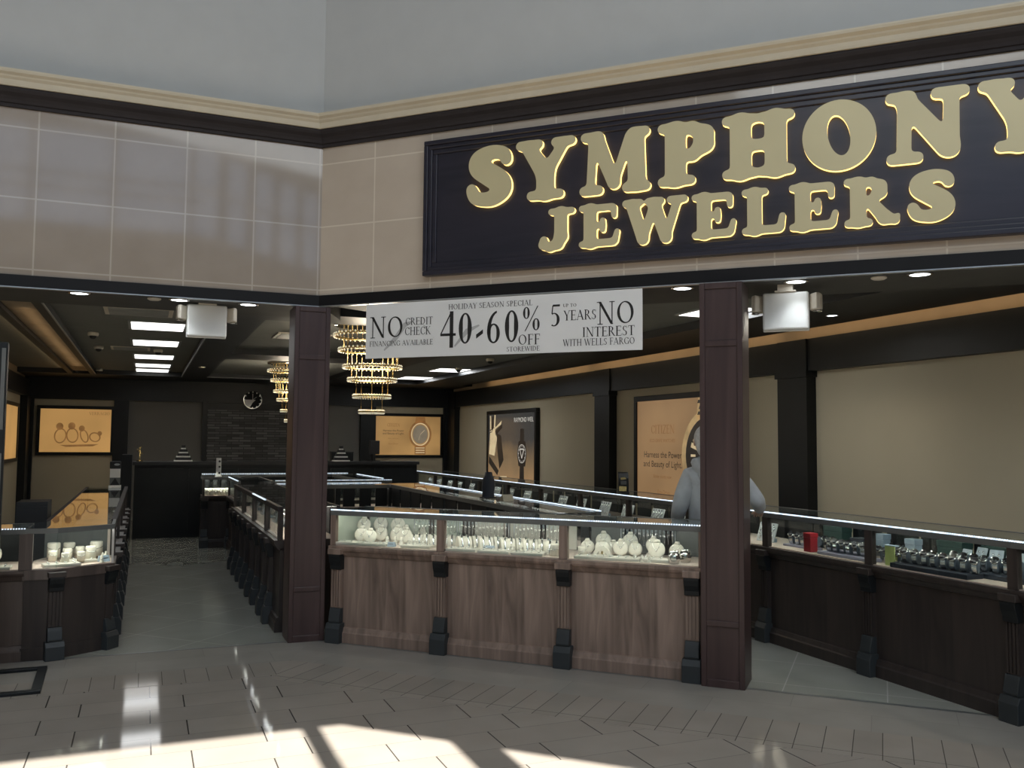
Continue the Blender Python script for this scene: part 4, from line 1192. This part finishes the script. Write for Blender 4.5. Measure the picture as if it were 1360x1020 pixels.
def m_cyl():
    t = thing('cylinder_stand', 'x', 'display stand')
    MB().lathe([(.030, 0), (.030, .068), (.027, .073), (0, .074)], 20).build('cylinder', 'ivory', t)
    MB().tube([(.0305*cos(2*pi*k/16), .0305*sin(2*pi*k/16), .045+.006*cos(4*pi*k/16)) for k in range(16)], .0018, 5, closed=True).build('bracelet', 'silver', t)
    return t
def m_tray():
    t = thing('display_tray', 'x', 'tray')
    MB().box(-.12, .12, -.065, .065, 0, .02).build('board', 'ivory_pale', t, bevel=.005)
    mb = MB()
    for i in range(4):
        for j in range(2): mb.lathe([(.001, .018), (.007, .022), (.006, .028), (.001, .031)], 7, (-.085+.056*i, -.03+.06*j, 0))
    mb.build('earrings', 'silver', t)
    return t
def m_roll():
    t = thing('bangle_roll', 'x', 'bangle display')
    n = 14; mb = MB()
    mb.prof_x([(.034*cos(pi*k/n), .034*sin(pi*k/n)*1.4) for k in range(n+1)], -.026, .026)
    mb.build('cushion', 'ivory', t)
    for x in (-.012, .012):
        mb = MB().tube([(x, .036*cos(pi*k/n), .036*sin(pi*k/n)*1.4) for k in range(n+1)], .004, 6)
        mb.build('bangle', 'silver', t)
    return t
def m_arch():
    t = thing('arch_display', 'x', 'display stand')
    n = 16
    out = [(.062*cos(pi*k/n), .062*sin(pi*k/n)) for k in range(n+1)]; inn = [(.034*cos(pi*k/n), .034*sin(pi*k/n)) for k in range(n+1)][::-1]
    mb = MB(); mb.prism(out+inn, -.012, .012); mb.v = [(x, z, y) for x, y, z in mb.v]; mb.f = [f[::-1] for f in mb.f]
    mb.build('arch', 'ivory', t)
    MB().ball((.0, -.002, .018), .008, .008, .012, 8, 5).build('pendant', 'gold_metal', t)
    MB().box(-.065, .065, -.02, .02, -.0, .006).build('base', 'ivory', t)
    return t
def m_cup():
    t = thing('metal_cup', 'x', 'metal cup')
    MB().lathe([(.026, 0), (.034, .02), (.035, .04), (.03, .06), (.027, .06), (.03, .04), (.02, .01), (0, .01)], 18).build('cup', 'chrome', t)
    mb = MB()
    for k in range(9): mb.ball((.018*cos(k*2.4), .018*sin(k*2.4), .06+.004*(k % 3)), .009, .009, .009, 7, 5)
    mb.build('charms', 'silver', t)
    return t
def m_card():
    t = thing('price_card', 'x', 'card')
    MB().prof_x([(-.02, 0), (-.004, .035), (0, .035), (.02, 0)], -.03, .03).build('card', 'blue_grey', t)
    mb = MB().box(-.02, .02, -.0135, -.012, .018, .021); mb.build('printed_line', 'navy', t)
    return t
def m_rack():
    t = thing('necklace_rack', 'x', 'necklace rack')
    MB().tube([(-.2, 0, .205), (.2, 0, .205)], .005, 8).tube([(-.2, 0, 0), (-.2, 0, .205)], .004, 8).tube([(.2, 0, 0), (.2, 0, .205)], .004, 8).build('rail', 'steel', t)
    for k in range(13):
        x = -.18+.03*k; d = .12+.04*((k*7) % 4)/4
        mb = MB().tube([(x-.004, -.004, .205), (x-.005, -.004, .205-d*.6), (x, -.004, .205-d), (x+.005, -.004, .205-d*.6), (x+.004, -.004, .205)], .0016, 5)
        mb.build('chain', 'silver', t)
    return t
def m_watch():
    t = thing('wristwatch', 'x', 'watch'); n = 20
    mb = MB(); mb.prof_x([(.026*cos(2*pi*k/n), .029+.029*sin(2*pi*k/n)) for k in range(n)], -.013, .013); mb.build('cushion', 'cushion', t)
    mb = MB()
    pr = [(.0285*cos(2*pi*k/n), .029+.0315*sin(2*pi*k/n)) for k in range(n)]
    mb.prof_x(pr, -.009, .009); mb.build('strap', 'silver', t)
    a = radians(48)
    mb = MB().lathe([(.017, .0), (.0185, .003), (.0175, .008), (0, .008)], 20); mb.v = [(x, y*cos(a)-z*sin(a)-.021, y*sin(a)+z*cos(a)+.050) for x, y, z in mb.v]; cs = mb.build('case', 'chrome', t)
    mb = MB().lathe([(.0, .0082), (.0145, .0082), (.0145, .009), (0, .009)], 20); mb.v = [(x, y*cos(a)-z*sin(a)-.021, y*sin(a)+z*cos(a)+.050) for x, y, z in mb.v]; mb.build('dial', 'watch_black', cs)
    return t
def m_pad():
    t = thing('necklace_pad', 'x', 'necklace display')
    mb = MB().box(-.11, .11, 0, .012, 0, .16); tiltx(mb, .3).build('pad', 'pad_grey', t, bevel=.004)
    for s in range(4):
        x0 = -.085+.05*s
        mb = MB().tube([(x0, -.004, .15), (x0+.03, -.005, .11), (x0-.005, -.005, .08), (x0+.03, -.005, .045), (x0+.012, -.004, .02)], .005, 5)
        tiltx(mb, .3).build('chain', 'silver', t)
    MB().box(-.09, .09, .03, .055, 0, .03).build('prop', 'blue_grey', t)
    return t
def m_box(name, mat, w_, d_, h_, cat='box'):
    def f():
        t = thing(name, 'x', cat)
        MB().box(-w_/2, w_/2, -d_/2, d_/2, 0, h_*.75).build('body', mat, t, bevel=.004)
        MB().box(-w_/2-.003, w_/2+.003, -d_/2-.003, d_/2+.003, h_*.75, h_).build('lid', mat, t, bevel=.004)
        return t
    return f
def m_flat(name, mat, w_, d_, h_):
    def f():
        t = thing(name, 'x', 'tray')
        MB().box(-w_/2, w_/2, -d_/2, d_/2, 0, h_).build('board', mat, t, bevel=.004)
        MB().box(-w_/2+.01, w_/2-.01, -d_/2+.01, d_/2-.01, h_, h_+.002).build('lining', mat, t)
        return t
    return f
bust, finger, cyl, tray, roll, arch, cup, card, rack, watch, pad = [Lib(f) for f in (m_bust, m_finger, m_cyl, m_tray, m_roll, m_arch, m_cup, m_card, m_rack, m_watch, m_pad)]
ZD = .7425
def inq(lib, u, v, label, group, rz=0, z=ZD, scale=1):
    return lib.put(FQ.p(u, v, z), -pi/4+rz, label, group, scale)

# front row, left counter
for i, (u, v, s) in enumerate(((.30, .20, 1.1), (.42, .13, 1.05), (.40, .33, 1.1), (.56, .30, 1.2), (.66, .26, 1.1), (.55, .44, 1.1), (.70, .44, 1.0))):
    inq(bust, u, v, 'ivory necklace bust, '+nth(i, 7)+' of seven in the left front counter', 'necklace busts in the left front counter', .25-.1*i, scale=s)
for i, (u, v) in enumerate(((.28, .08), (.50, .09), (.86, .12))): inq(tray, u, v, ('left', 'middle', 'right')[i]+' pale tray at the glass of the left front counter', 'pale trays in the left front counter', .1)
for i in range(6): inq(finger, .56+.062*i, .17+.015*(i % 2), 'ring cone, '+nth(i, 6)+' of six in the left front counter', 'ring cones in the left front counter', scale=1.2)
for i in range(4): inq(roll, .78+.085*i, .24+.05*(i % 2), 'bangle roll, '+nth(i, 4)+' of four in the left front counter', 'bangle rolls in the left front counter', .5, scale=1.75)
inq(card, .655, .075, 'small blue card in the left front counter', 'price cards')
inq(rack, .86, .40, 'rack of silver necklaces at the back of the left front counter', 'necklace racks', scale=.95)
# front row, middle counter
inq(rack, 1.28, .40, 'left rack of silver necklaces in the middle front counter', 'necklace racks', scale=1.04)
inq(rack, 1.74, .40, 'right rack of silver necklaces in the middle front counter', 'necklace racks', scale=1.04)
for i in range(9): inq(roll, 1.20+.09*i, .21+.07*(i % 2), 'bangle roll, '+nth(i, 9)+' of nine in the middle front counter', 'bangle rolls in the middle front counter', .7-.05*i, scale=1.95)
for i, u in enumerate((1.26, 1.52, 1.78)): inq(tray, u, .085, ('left', 'middle', 'right')[i]+' pale tray at the glass of the middle front counter', 'pale trays in the middle front counter', .05)
for i in range(5): inq(finger, 1.62+.07*i, .155, 'ring cone, '+nth(i, 5)+' of five in the middle front counter', 'ring cones in the middle front counter', scale=1.25)
inq(card, 1.44, .16, 'small blue card in the middle front counter', 'price cards', scale=1.15)
inq(cyl, 1.97, .10, 'ivory cylinder at the right end of the middle front counter', 'cylinder stands', scale=1.15)
# front row, right counter
for i, (u, v, s, dz) in enumerate(((2.15, .30, .95, 0), (2.24, .40, 1.1, .03), (2.27, .26, 1.0, 0), (2.33, .34, .9, 0), (2.40, .28, 1.05, 0), (2.43, .42, 1.1, .03), (2.50, .30, .95, 0), (2.62, .33, 1.0, .03), (2.67, .22, 1.15, .0), (2.80, .26, 1.05, .0))):
    inq(bust, u, v, 'ivory necklace bust, '+nth(i, 10)+' of ten in the right front counter', 'necklace busts in the right front counter', .35-.05*i, z=ZD+dz, scale=s)
    if dz: tag(MB().box(-.04, .04, -.035, .035, 0, dz).build('riser_block', 'ivory_pale'), 'pale riser block under the '+nth(i, 10)+' necklace bust in right front counter', 'riser').__setattr__('matrix_world', Matrix.Translation(FQ.p(u, v+.012, ZD)) @ Matrix.Rotation(-pi/4, 4, 'Z'))
for i, u in enumerate((2.25, 2.47, 2.70)): inq(tray, u, .10 if i < 2 else .13, ('left', 'middle', 'right')[i]+' pale tray at the glass of the right front counter', 'pale trays in the right front counter', .05)
inq(arch, 2.31, .13, 'ivory arch holding a gold pendant in the right front counter', None, z=ZD+.0205)
inq(cyl, 2.16, .14, 'ivory cylinder at the left end of the right front counter', 'cylinder stands', z=ZD, scale=1.0)
inq(cup, 2.83, .07, 'nearer metal cup of charms beside the right pillar', 'metal cups', scale=1.15)
inq(cup, 2.885, .17, 'farther metal cup of charms beside the right pillar', 'metal cups', scale=1.2)
for i in range(3): inq(finger, 2.56+.05*i, .07, 'ring cone, '+nth(i, 3)+' of three in the right front counter', 'ring cones in the right front counter', scale=.9)
inq(rack, 2.55, .475, 'rack of silver necklaces at the back of the right front counter', 'necklace racks', scale=1.0)

for i, (u, v, s) in enumerate(((.22, .36, 1.1), (.33, .44, 1.15), (.48, .46, 1.15))):
    inq(bust, u, v, 'ivory necklace bust, '+('leftmost', 'middle', 'rightmost')[i]+' of three raised in the left front counter', 'back busts in the left front counter', .2, z=ZD+.06, scale=s)
    blk = MB().box(-.05, .05, -.045, .045, 0, .06).build('riser_block', 'ivory_pale'); tag(blk, ('leftmost', 'middle', 'rightmost')[i]+' tall riser block at the back of the left front counter', 'riser')
    blk.location = FQ.p(u, v+.012, ZD); blk.rotation_euler = (0, 0, -pi/4+.2)
# right row: watches and boxes
def inr(lib, y, v, label, group, rz=0, z=ZD, scale=1):
    return lib.put((4.58+v, y, z), -pi/2+rz, label, group, scale)
redbox = Lib(m_box('gift_box', 'red', .075, .07, .14)); greybox = Lib(m_box('gift_box', 'navy', .13, .10, .12)); bluebox = Lib(m_box('gift_box', 'blue_grey', .085, .07, .16))
inr(redbox, 5.40, .09, 'bright red box in the right counter beside the lilac watch tray', None)
inr(greybox, 5.13, .33, 'dark navy box behind the red box in the right counter', 'dark boxes')
inr(bluebox, 5.02, .42, 'blue-grey box behind the lilac watch tray in the right counter', 'blue-grey boxes')
inr(bluebox, 4.68, .36, 'blue-grey box behind the yellow card in the right counter', 'blue-grey boxes', scale=1.0)
lil = Lib(m_flat('watch_tray', 'lilac', .52, .11, .022)); nav = Lib(m_flat('watch_tray', 'navy', .60, .14, .03)); bl = Lib(m_flat('watch_tray', 'blue_grey', .36, .12, .02))
inr(lil, 5.02, .10, 'lilac tray of watches at the glass of the right counter', 'watch trays')
inr(lil, 5.62, .20, 'lilac tray of watches left of the red box in the right counter', 'watch trays', scale=.7)
inr(nav, 4.26, .09, 'nearer navy tray of silver watches in the right counter', 'watch trays')
inr(nav, 4.00, .24, 'farther navy tray of silver watches in the right counter', 'watch trays')
inr(bl, 4.15, .42, 'blue-grey tray at the back of the right counter', 'watch trays')
n_ = 0
for row, (y0, dy, cnt, v, z, nm) in enumerate(((5.22, -.066, 7, .10, ZD+.024, 'front row on the lilac tray'), (5.24, -.075, 7, .22, ZD, 'second row behind the lilac tray'), (5.75, -.066, 5, .20, ZD+.018, 'row left of the red box'), (5.72, -.07, 5, .33, ZD+.0, 'back row left of the red box'),
        (4.50, -.075, 8, .09, ZD+.032, 'row on the nearer navy tray'), (4.25, -.075, 7, .24, ZD+.032, 'row on the farther navy tray'), (4.68, -.06, 3, .14, ZD, 'group left of the yellow card'), (5.05, -.07, 4, .46, ZD, 'back row behind the navy box'))):
    for i in range(cnt):
        inr(watch, y0+dy*i, v+.02, 'silver wristwatch, '+nth(i, cnt)+' in the '+nm, 'wristwatches in the right row', .5-.05*((i*3+row) % 5), z, 1.5)
MT['dark_green'] = plain('dark_green_box', (.035, .075, .065), .5)
greenbox = Lib(m_box('watch_box', 'dark_green', .20, .10, .17))
inr(greenbox, 4.42, .45, 'wide dark green box behind the yellow card in the right counter', 'dark green boxes')
inr(greenbox, 4.08, .46, 'wide dark green box behind the farther navy watch tray', 'dark green boxes')
inr(greenbox, 5.52, .46, 'wide dark green box at the back left of the red box', 'dark green boxes')
def m_ear():
    t = thing('earring_card', 'x', 'earring display')
    mb = MB().box(-.035, .035, 0, .006, 0, .075); tiltx(mb, .35).build('card', 'blue_pale', t, bevel=.003)
    MB().box(-.03, .03, .02, .035, 0, .02).build('prop', 'blue_pale', t)
    mb = MB().ball((-.014, -.002, .05), .006, .004, .006, 7, 5).ball((.014, -.002, .05), .006, .004, .006, 7, 5); tiltx(mb, .35).build('earrings', 'silver', t)
    return t
MT['blue_pale'] = plain('pale_blue_card', (.52, .58, .62), .5)
ear = Lib(m_ear)
for i, (y, v, z) in enumerate(((4.02, .33, .07), (3.93, .36, .07), (3.84, .33, .07), (3.76, .36, .07), (4.16, .36, .07), (4.26, .34, .05))):
    inr(ear, y, v, ('third', 'fourth', 'fifth', 'rightmost', 'second', 'leftmost')[i]+' pale blue earring card behind the navy watch trays', 'pale earring cards', .25-.1*i, ZD+z, 1.25)
    blk = tag(MB().box(-.038, .038, -.03, .04, 0, z).build('riser_block', 'navy'), 'navy riser under the '+('third', 'fourth', 'fifth', 'rightmost', 'second', 'leftmost')[i]+' pale blue earring card', 'riser')
    blk.location = (4.58+v+.01, y, ZD); blk.rotation_euler = (0, 0, -pi/2)
yc = thing('yellow_card', 'yellow card with a grey top edge in the right counter', 'card', (4.58+.065, 4.60, ZD), -pi/2)
MB().box(-.04, .04, -.004, .004, 0, .13).build('card', 'yellow', yc)
MB().box(-.05, .05, -.008, .03, .13, .136).build('ledge', 'blue_grey', yc)
for i in range(4):
    inr(finger, 4.05-.11*i, .36, 'pale ring cone, '+nth(i, 4)+' behind the navy watch trays', 'pale cones in the right row', scale=1.5)
for i in range(8):
    for j in range(2):
        y = 15.63-1.09*i-.30-.50*j
        inr(pad, y, .14, ('left' if j == 0 else 'right')+' chain pad in the '+(rn[i] if i < 7 else 'person-side')+' counter along the right wall', 'chain pads along the right wall', .0)
inr(pad, 6.60, .2, 'chain pad in the right-row counter hidden by the right pillar, left one', 'chain pads along the right wall')
inr(pad, 6.08, .2, 'chain pad in the right-row counter just right of the right pillar', 'chain pads along the right wall')

# island left side, bright end counter, left corner counter
for i in range(4):
    for j in range(2):
        y = 11.3-1.0*i-(.26+.46*j if i < 3 else .2+.42*j)
        pad.put((1.03+.17, y, ZD), -pi/2, ('far' if j == 0 else 'near')+' chain pad in the '+('farthest', 'second farthest', 'second nearest', 'nearest')[i]+' counter of the island walkway side', 'chain pads on the walkway side', 1.0)
for i in range(5):
    for j in range(2):
        cyl.put((.86+.075*i, 13.64+.11*j, ZD), 0, 'ivory cylinder, '+nth(i, 5)+(' of the front row' if j == 0 else ' of the back row')+' in the bright rear island case', 'cylinders in the bright rear case', 1.15+.15*j)
CL = (('nearest the post', -.59, 7.38, 1.0), ('left of the front pair', -.50, 7.28, .9), ('right of the front pair', -.40, 7.33, .9), ('behind the front pair', -.50, 7.47, 1.05), ('tall right', -.34, 7.44, 1.25), ('second row middle', -.42, 7.54, 1.1), ('back left', -.60, 7.58, 1.5), ('back middle', -.50, 7.64, 1.4), ('back right', -.31, 7.60, 1.5))
for nm, x, y, s in CL: cyl.put((x, y, .652), .3, 'ivory cylinder in the left corner counter, '+nm, 'cylinders in the left corner counter', s)
tray.put((-.52, 7.22, .632), .25, 'left pale tray under the ivory cylinders of the left corner counter', 'pale trays in the left corner counter', 1.0)
tray.put((-.42, 7.40, .632), .25, 'right pale tray under the ivory cylinders of the left corner counter', 'pale trays in the left corner counter', 1.0)
card.put((-.25, 7.38, .632), .5, 'blue-white card in the left corner counter', 'price cards', 1.3)
for i in range(4): finger.put((-.26+.02*(i % 2), 7.33+.08*i, .632), 0, 'ring cone, '+('nearest', 'second', 'third', 'farthest')[i]+' along the right glass of the left corner counter', 'ring cones in the left corner counter', 1.0)
bust.put((-.99, 7.30, .632), .2, 'large ivory necklace bust in the left wing counter behind the black stand', None, 1.6)
tray.put((-.95, 7.18, .632), 0, 'pale tray in the left wing counter behind the black stand', None, 1.0)

# ------------------------------------------------------------------ black poster stand at the left edge
t = thing('poster_stand', 'tall black poster stand with a flat open base at the left edge', 'stand', (-.82, 6.50, 0), .03)
b = .055
MB().box(-.75, .28, -.33, -.33+b, 0, .02).box(-.75, .28, .33-b, .33, 0, .02).box(.28-b, .28, -.33+b, .33-b, 0, .02).box(-.75, -.75+b, -.33+b, .33-b, 0, .02).build('base', 'black_satin', t, bevel=.003)
MB().box(-.72, 0, -.03, .03, .02, 2.16).build('board', 'black_satin', t, bevel=.01)
MB().box(-.035, -.012, -.034, -.03, .85, 1.45).box(-.035, -.012, -.034, -.03, 1.6, 2.12).build('metal_strip', 'frame_grey', t)
mb = MB(); quad(mb, [(-.66, .7), (-.05, .7), (-.05, 2.05), (-.66, 2.05)], -.0305); mb.build('poster_sheet', 'frame_grey', t)

# ------------------------------------------------------------------ person at the right counter
def skin_mesh(name, mat, verts, edges, radii, parent, root=0, levels=2):
    me = bpy.data.meshes.new(name)
    me.from_pydata(verts, edges, [])
    o = bpy.data.objects.new(name, me)
    COL.objects.link(o)
    if parent: o.parent = parent
    me.materials.append(MT[mat])
    sk = o.modifiers.new('skin', 'SKIN')
    sk.use_smooth_shade = True
    if not me.skin_vertices: 
        bm = bmesh.new(); bm.from_mesh(me); bm.verts.layers.skin.verify(); bm.to_mesh(me); bm.free()
    for i, v in enumerate(me.skin_vertices[0].data):
        r = radii[i]; v.radius = r if hasattr(r, '__len__') else (r, r)
        v.use_root = i == root
    ss = o.modifiers.new('sub', 'SUBSURF'); ss.levels = ss.render_levels = levels
    return o
def make_person():
    t = thing('person', 'person in a grey hooded sweatshirt leaning at the right counter, seen from behind', 'person', (3.94, 5.64, 0), -radians(26))
    t.scale = (.95, .95, .95)
    # local: +y faces the counter row, x to the person's right
    V = [(0, 0, .95), (0, .0, 1.10), (0, .02, 1.25), (0, .03, 1.40), (0, .05, 1.49), (0, .07, 1.56),
         (-.09, 0, .90), (-.10, .03, .50), (-.10, -.02, .09), (-.10, .13, .04),
         (.09, 0, .90), (.11, .05, .50), (.13, -.02, .09), (.14, .13, .04),
         (-.14, .02, 1.34), (-.245, -.02, 1.14), (-.245, .16, .98), (-.24, .21, .94),
         (.16, .02, 1.36), (.36, .02, 1.19), (.44, .27, 1.09), (.46, .33, 1.075)]
    E = [(0, 1), (1, 2), (2, 3), (3, 4), (4, 5), (0, 6), (6, 7), (7, 8), (8, 9), (0, 10), (10, 11), (11, 12), (12, 13), (3, 14), (14, 15), (15, 16), (16, 17), (3, 18), (18, 19), (19, 20), (20, 21)]
    Rr = [(.15, .11), (.14, .10), (.16, .11), (.15, .10), .06, .055, .085, .06, .045, .035, .085, .06, .045, .035, .06, .045, .032, .03, .06, .045, .032, .03]
    body = skin_mesh('body', 'skin', V, E, Rr, t)
    # head joined above the neck
    hx = -.03
    hd = MB().ball((0, .085, 1.645), .076, .093, .112, 20, 14)
    hd.ball((0, .175, 1.635), .013, .02, .022, 10, 6)                        # nose
    hd.ball((-.078, .08, 1.64), .012, .022, .032, 10, 6).ball((.078, .08, 1.64), .012, .022, .032, 10, 6)   # ears
    hd.ball((0, .13, 1.575), .045, .045, .03, 12, 8)                         # jaw
    hd.build('head', 'skin', body).location = (hx, 0, 0)
    MB().ball((-.03, .163, 1.66), .012, .01, .008, 8, 6).ball((.03, .163, 1.66), .012, .01, .008, 8, 6).build('eyes', 'eye', body).location = (hx, 0, 0)
    MB().box(-.022, .022, .168, .176, 1.595, 1.601).build('mouth', 'red', body).location = (hx, 0, 0)
    hair = MB().ball((0, .07, 1.67), .086, .098, .108, 20, 12)
    hair.ball((0, .035, 1.60), .072, .062, .085, 16, 10)
    hair.build('hair', 'hair', t).location = (hx, 0, 0)
    # hands: palm, four fingers, thumb
    for s, wr, d in ((-1, (-.24, .21, .94), Vector((.1, .75, -.55))), (1, (.46, .33, 1.075), Vector((.05, 1, -.12)))):
        d = d.normalized(); w_ = Vector(wr); side = Vector((1, 0, 0)); up = side.cross(d).normalized(); side = d.cross(up)
        hv = [w_, w_+d*.05, w_+d*.085]; he = [(0, 1), (1, 2)]; hr = [(.026, .02), (.036, .016), (.036, .014)]
        for i, (o_, L_) in enumerate(((-.030, .062), (-.010, .072), (.010, .068), (.029, .052))):
            b0 = len(hv); p0 = w_+d*.085+side*o_
            hv += [p0, p0+d*L_*.45-up*.006, p0+d*L_*.8-up*.022, p0+d*L_-up*.036]; he += [(2, b0), (b0, b0+1), (b0+1, b0+2), (b0+2, b0+3)]; hr += [.0095, .009, .0085, .007]
        b0 = len(hv); p0 = w_+d*.035-side*s*.03
        hv += [p0, p0+d*.03-side*s*.022-up*.008, p0+d*.058-side*s*.026-up*.016]; he += [(1, b0), (b0, b0+1), (b0+1, b0+2)]; hr += [.012, .010, .008]
        skin_mesh('hand', 'skin', [tuple(v) for v in hv], he, hr, body, levels=1)
    # clothing
    CV = [(0, 0, .84), (0, 0, .98), (0, .0, 1.12), (0, .02, 1.26), (0, .025, 1.38), (0, .04, 1.46),
          (-.15, .02, 1.36), (-.20, .0, 1.25), (-.245, -.02, 1.12), (-.25, .15, .99),
          (.17, .02, 1.39), (.26, .02, 1.32), (.37, .02, 1.185), (.438, .25, 1.098)]
    CE = [(0, 1), (1, 2), (2, 3), (3, 4), (4, 5), (4, 6), (6, 7), (7, 8), (8, 9), (4, 10), (10, 11), (11, 12), (12, 13)]
    CR = [(.19, .14), (.185, .135), (.185, .135), (.20, .14), (.165, .12), (.09, .085), .09, .082, .068, .05, .09, .082, .068, .05]
    hood = skin_mesh('sweatshirt', 'hoodie', CV, CE, CR, t)
    hb = MB().ball((0, -.05, 1.455), .15, .10, .095, 18, 12).ball((0, -.09, 1.38), .105, .06, .09, 16, 10)
    n = 20
    hb.tube([(.115*cos(2*pi*k/n), .03+.115*sin(2*pi*k/n), 1.475+.02*sin(2*pi*k/n)) for k in range(n)], .032, 8, closed=True)
    hb.build('hood', 'hoodie', hood)
    MB().tube([(.085*cos(2*pi*k/n), .05+.085*sin(2*pi*k/n), 1.512) for k in range(n)], .014, 8, closed=True).build('collar', 'black', t)
    TV = [(0, 0, .93), (-.095, 0, .86), (-.10, .03, .50), (-.10, -.015, .08), (.095, 0, .86), (.11, .05, .50), (.13, -.015, .08)]
    skin_mesh('trousers', 'trousers', TV, [(0, 1), (1, 2), (2, 3), (0, 4), (4, 5), (5, 6)], [(.15, .12), .105, .08, .07, .105, .08, .07], t)
    for x, nm in ((-.10, 'shoe'), (.135, 'shoe')):
        MB().prof_x([(-.09, 0), (-.09, .07), (-.02, .10), (.06, .075), (.16, .05), (.185, .025), (.18, 0)], x-.045, x+.045).build(nm, 'shoe', t, bevel=.02)
    return t
make_person()

# ------------------------------------------------------------------ warm cove lights along the side walls (hidden behind the ceiling beams)
for y in (5.2, 9.6, 14.0):
    light('cove_strip', 'AREA', (5.965, y, 2.70), (0, radians(-90), 0), 2.2, (1, .68, .36), .05, 4.2)
light('cove_strip', 'AREA', (-1.30, 12.5, 2.70), (0, radians(90), 0), 1.6, (1, .68, .36), .05, 9)
light('cove_strip', 'AREA', (-1.03, 12.5, 2.66), (pi, 0, 0), .8, (1, .68, .36), .1, 7)
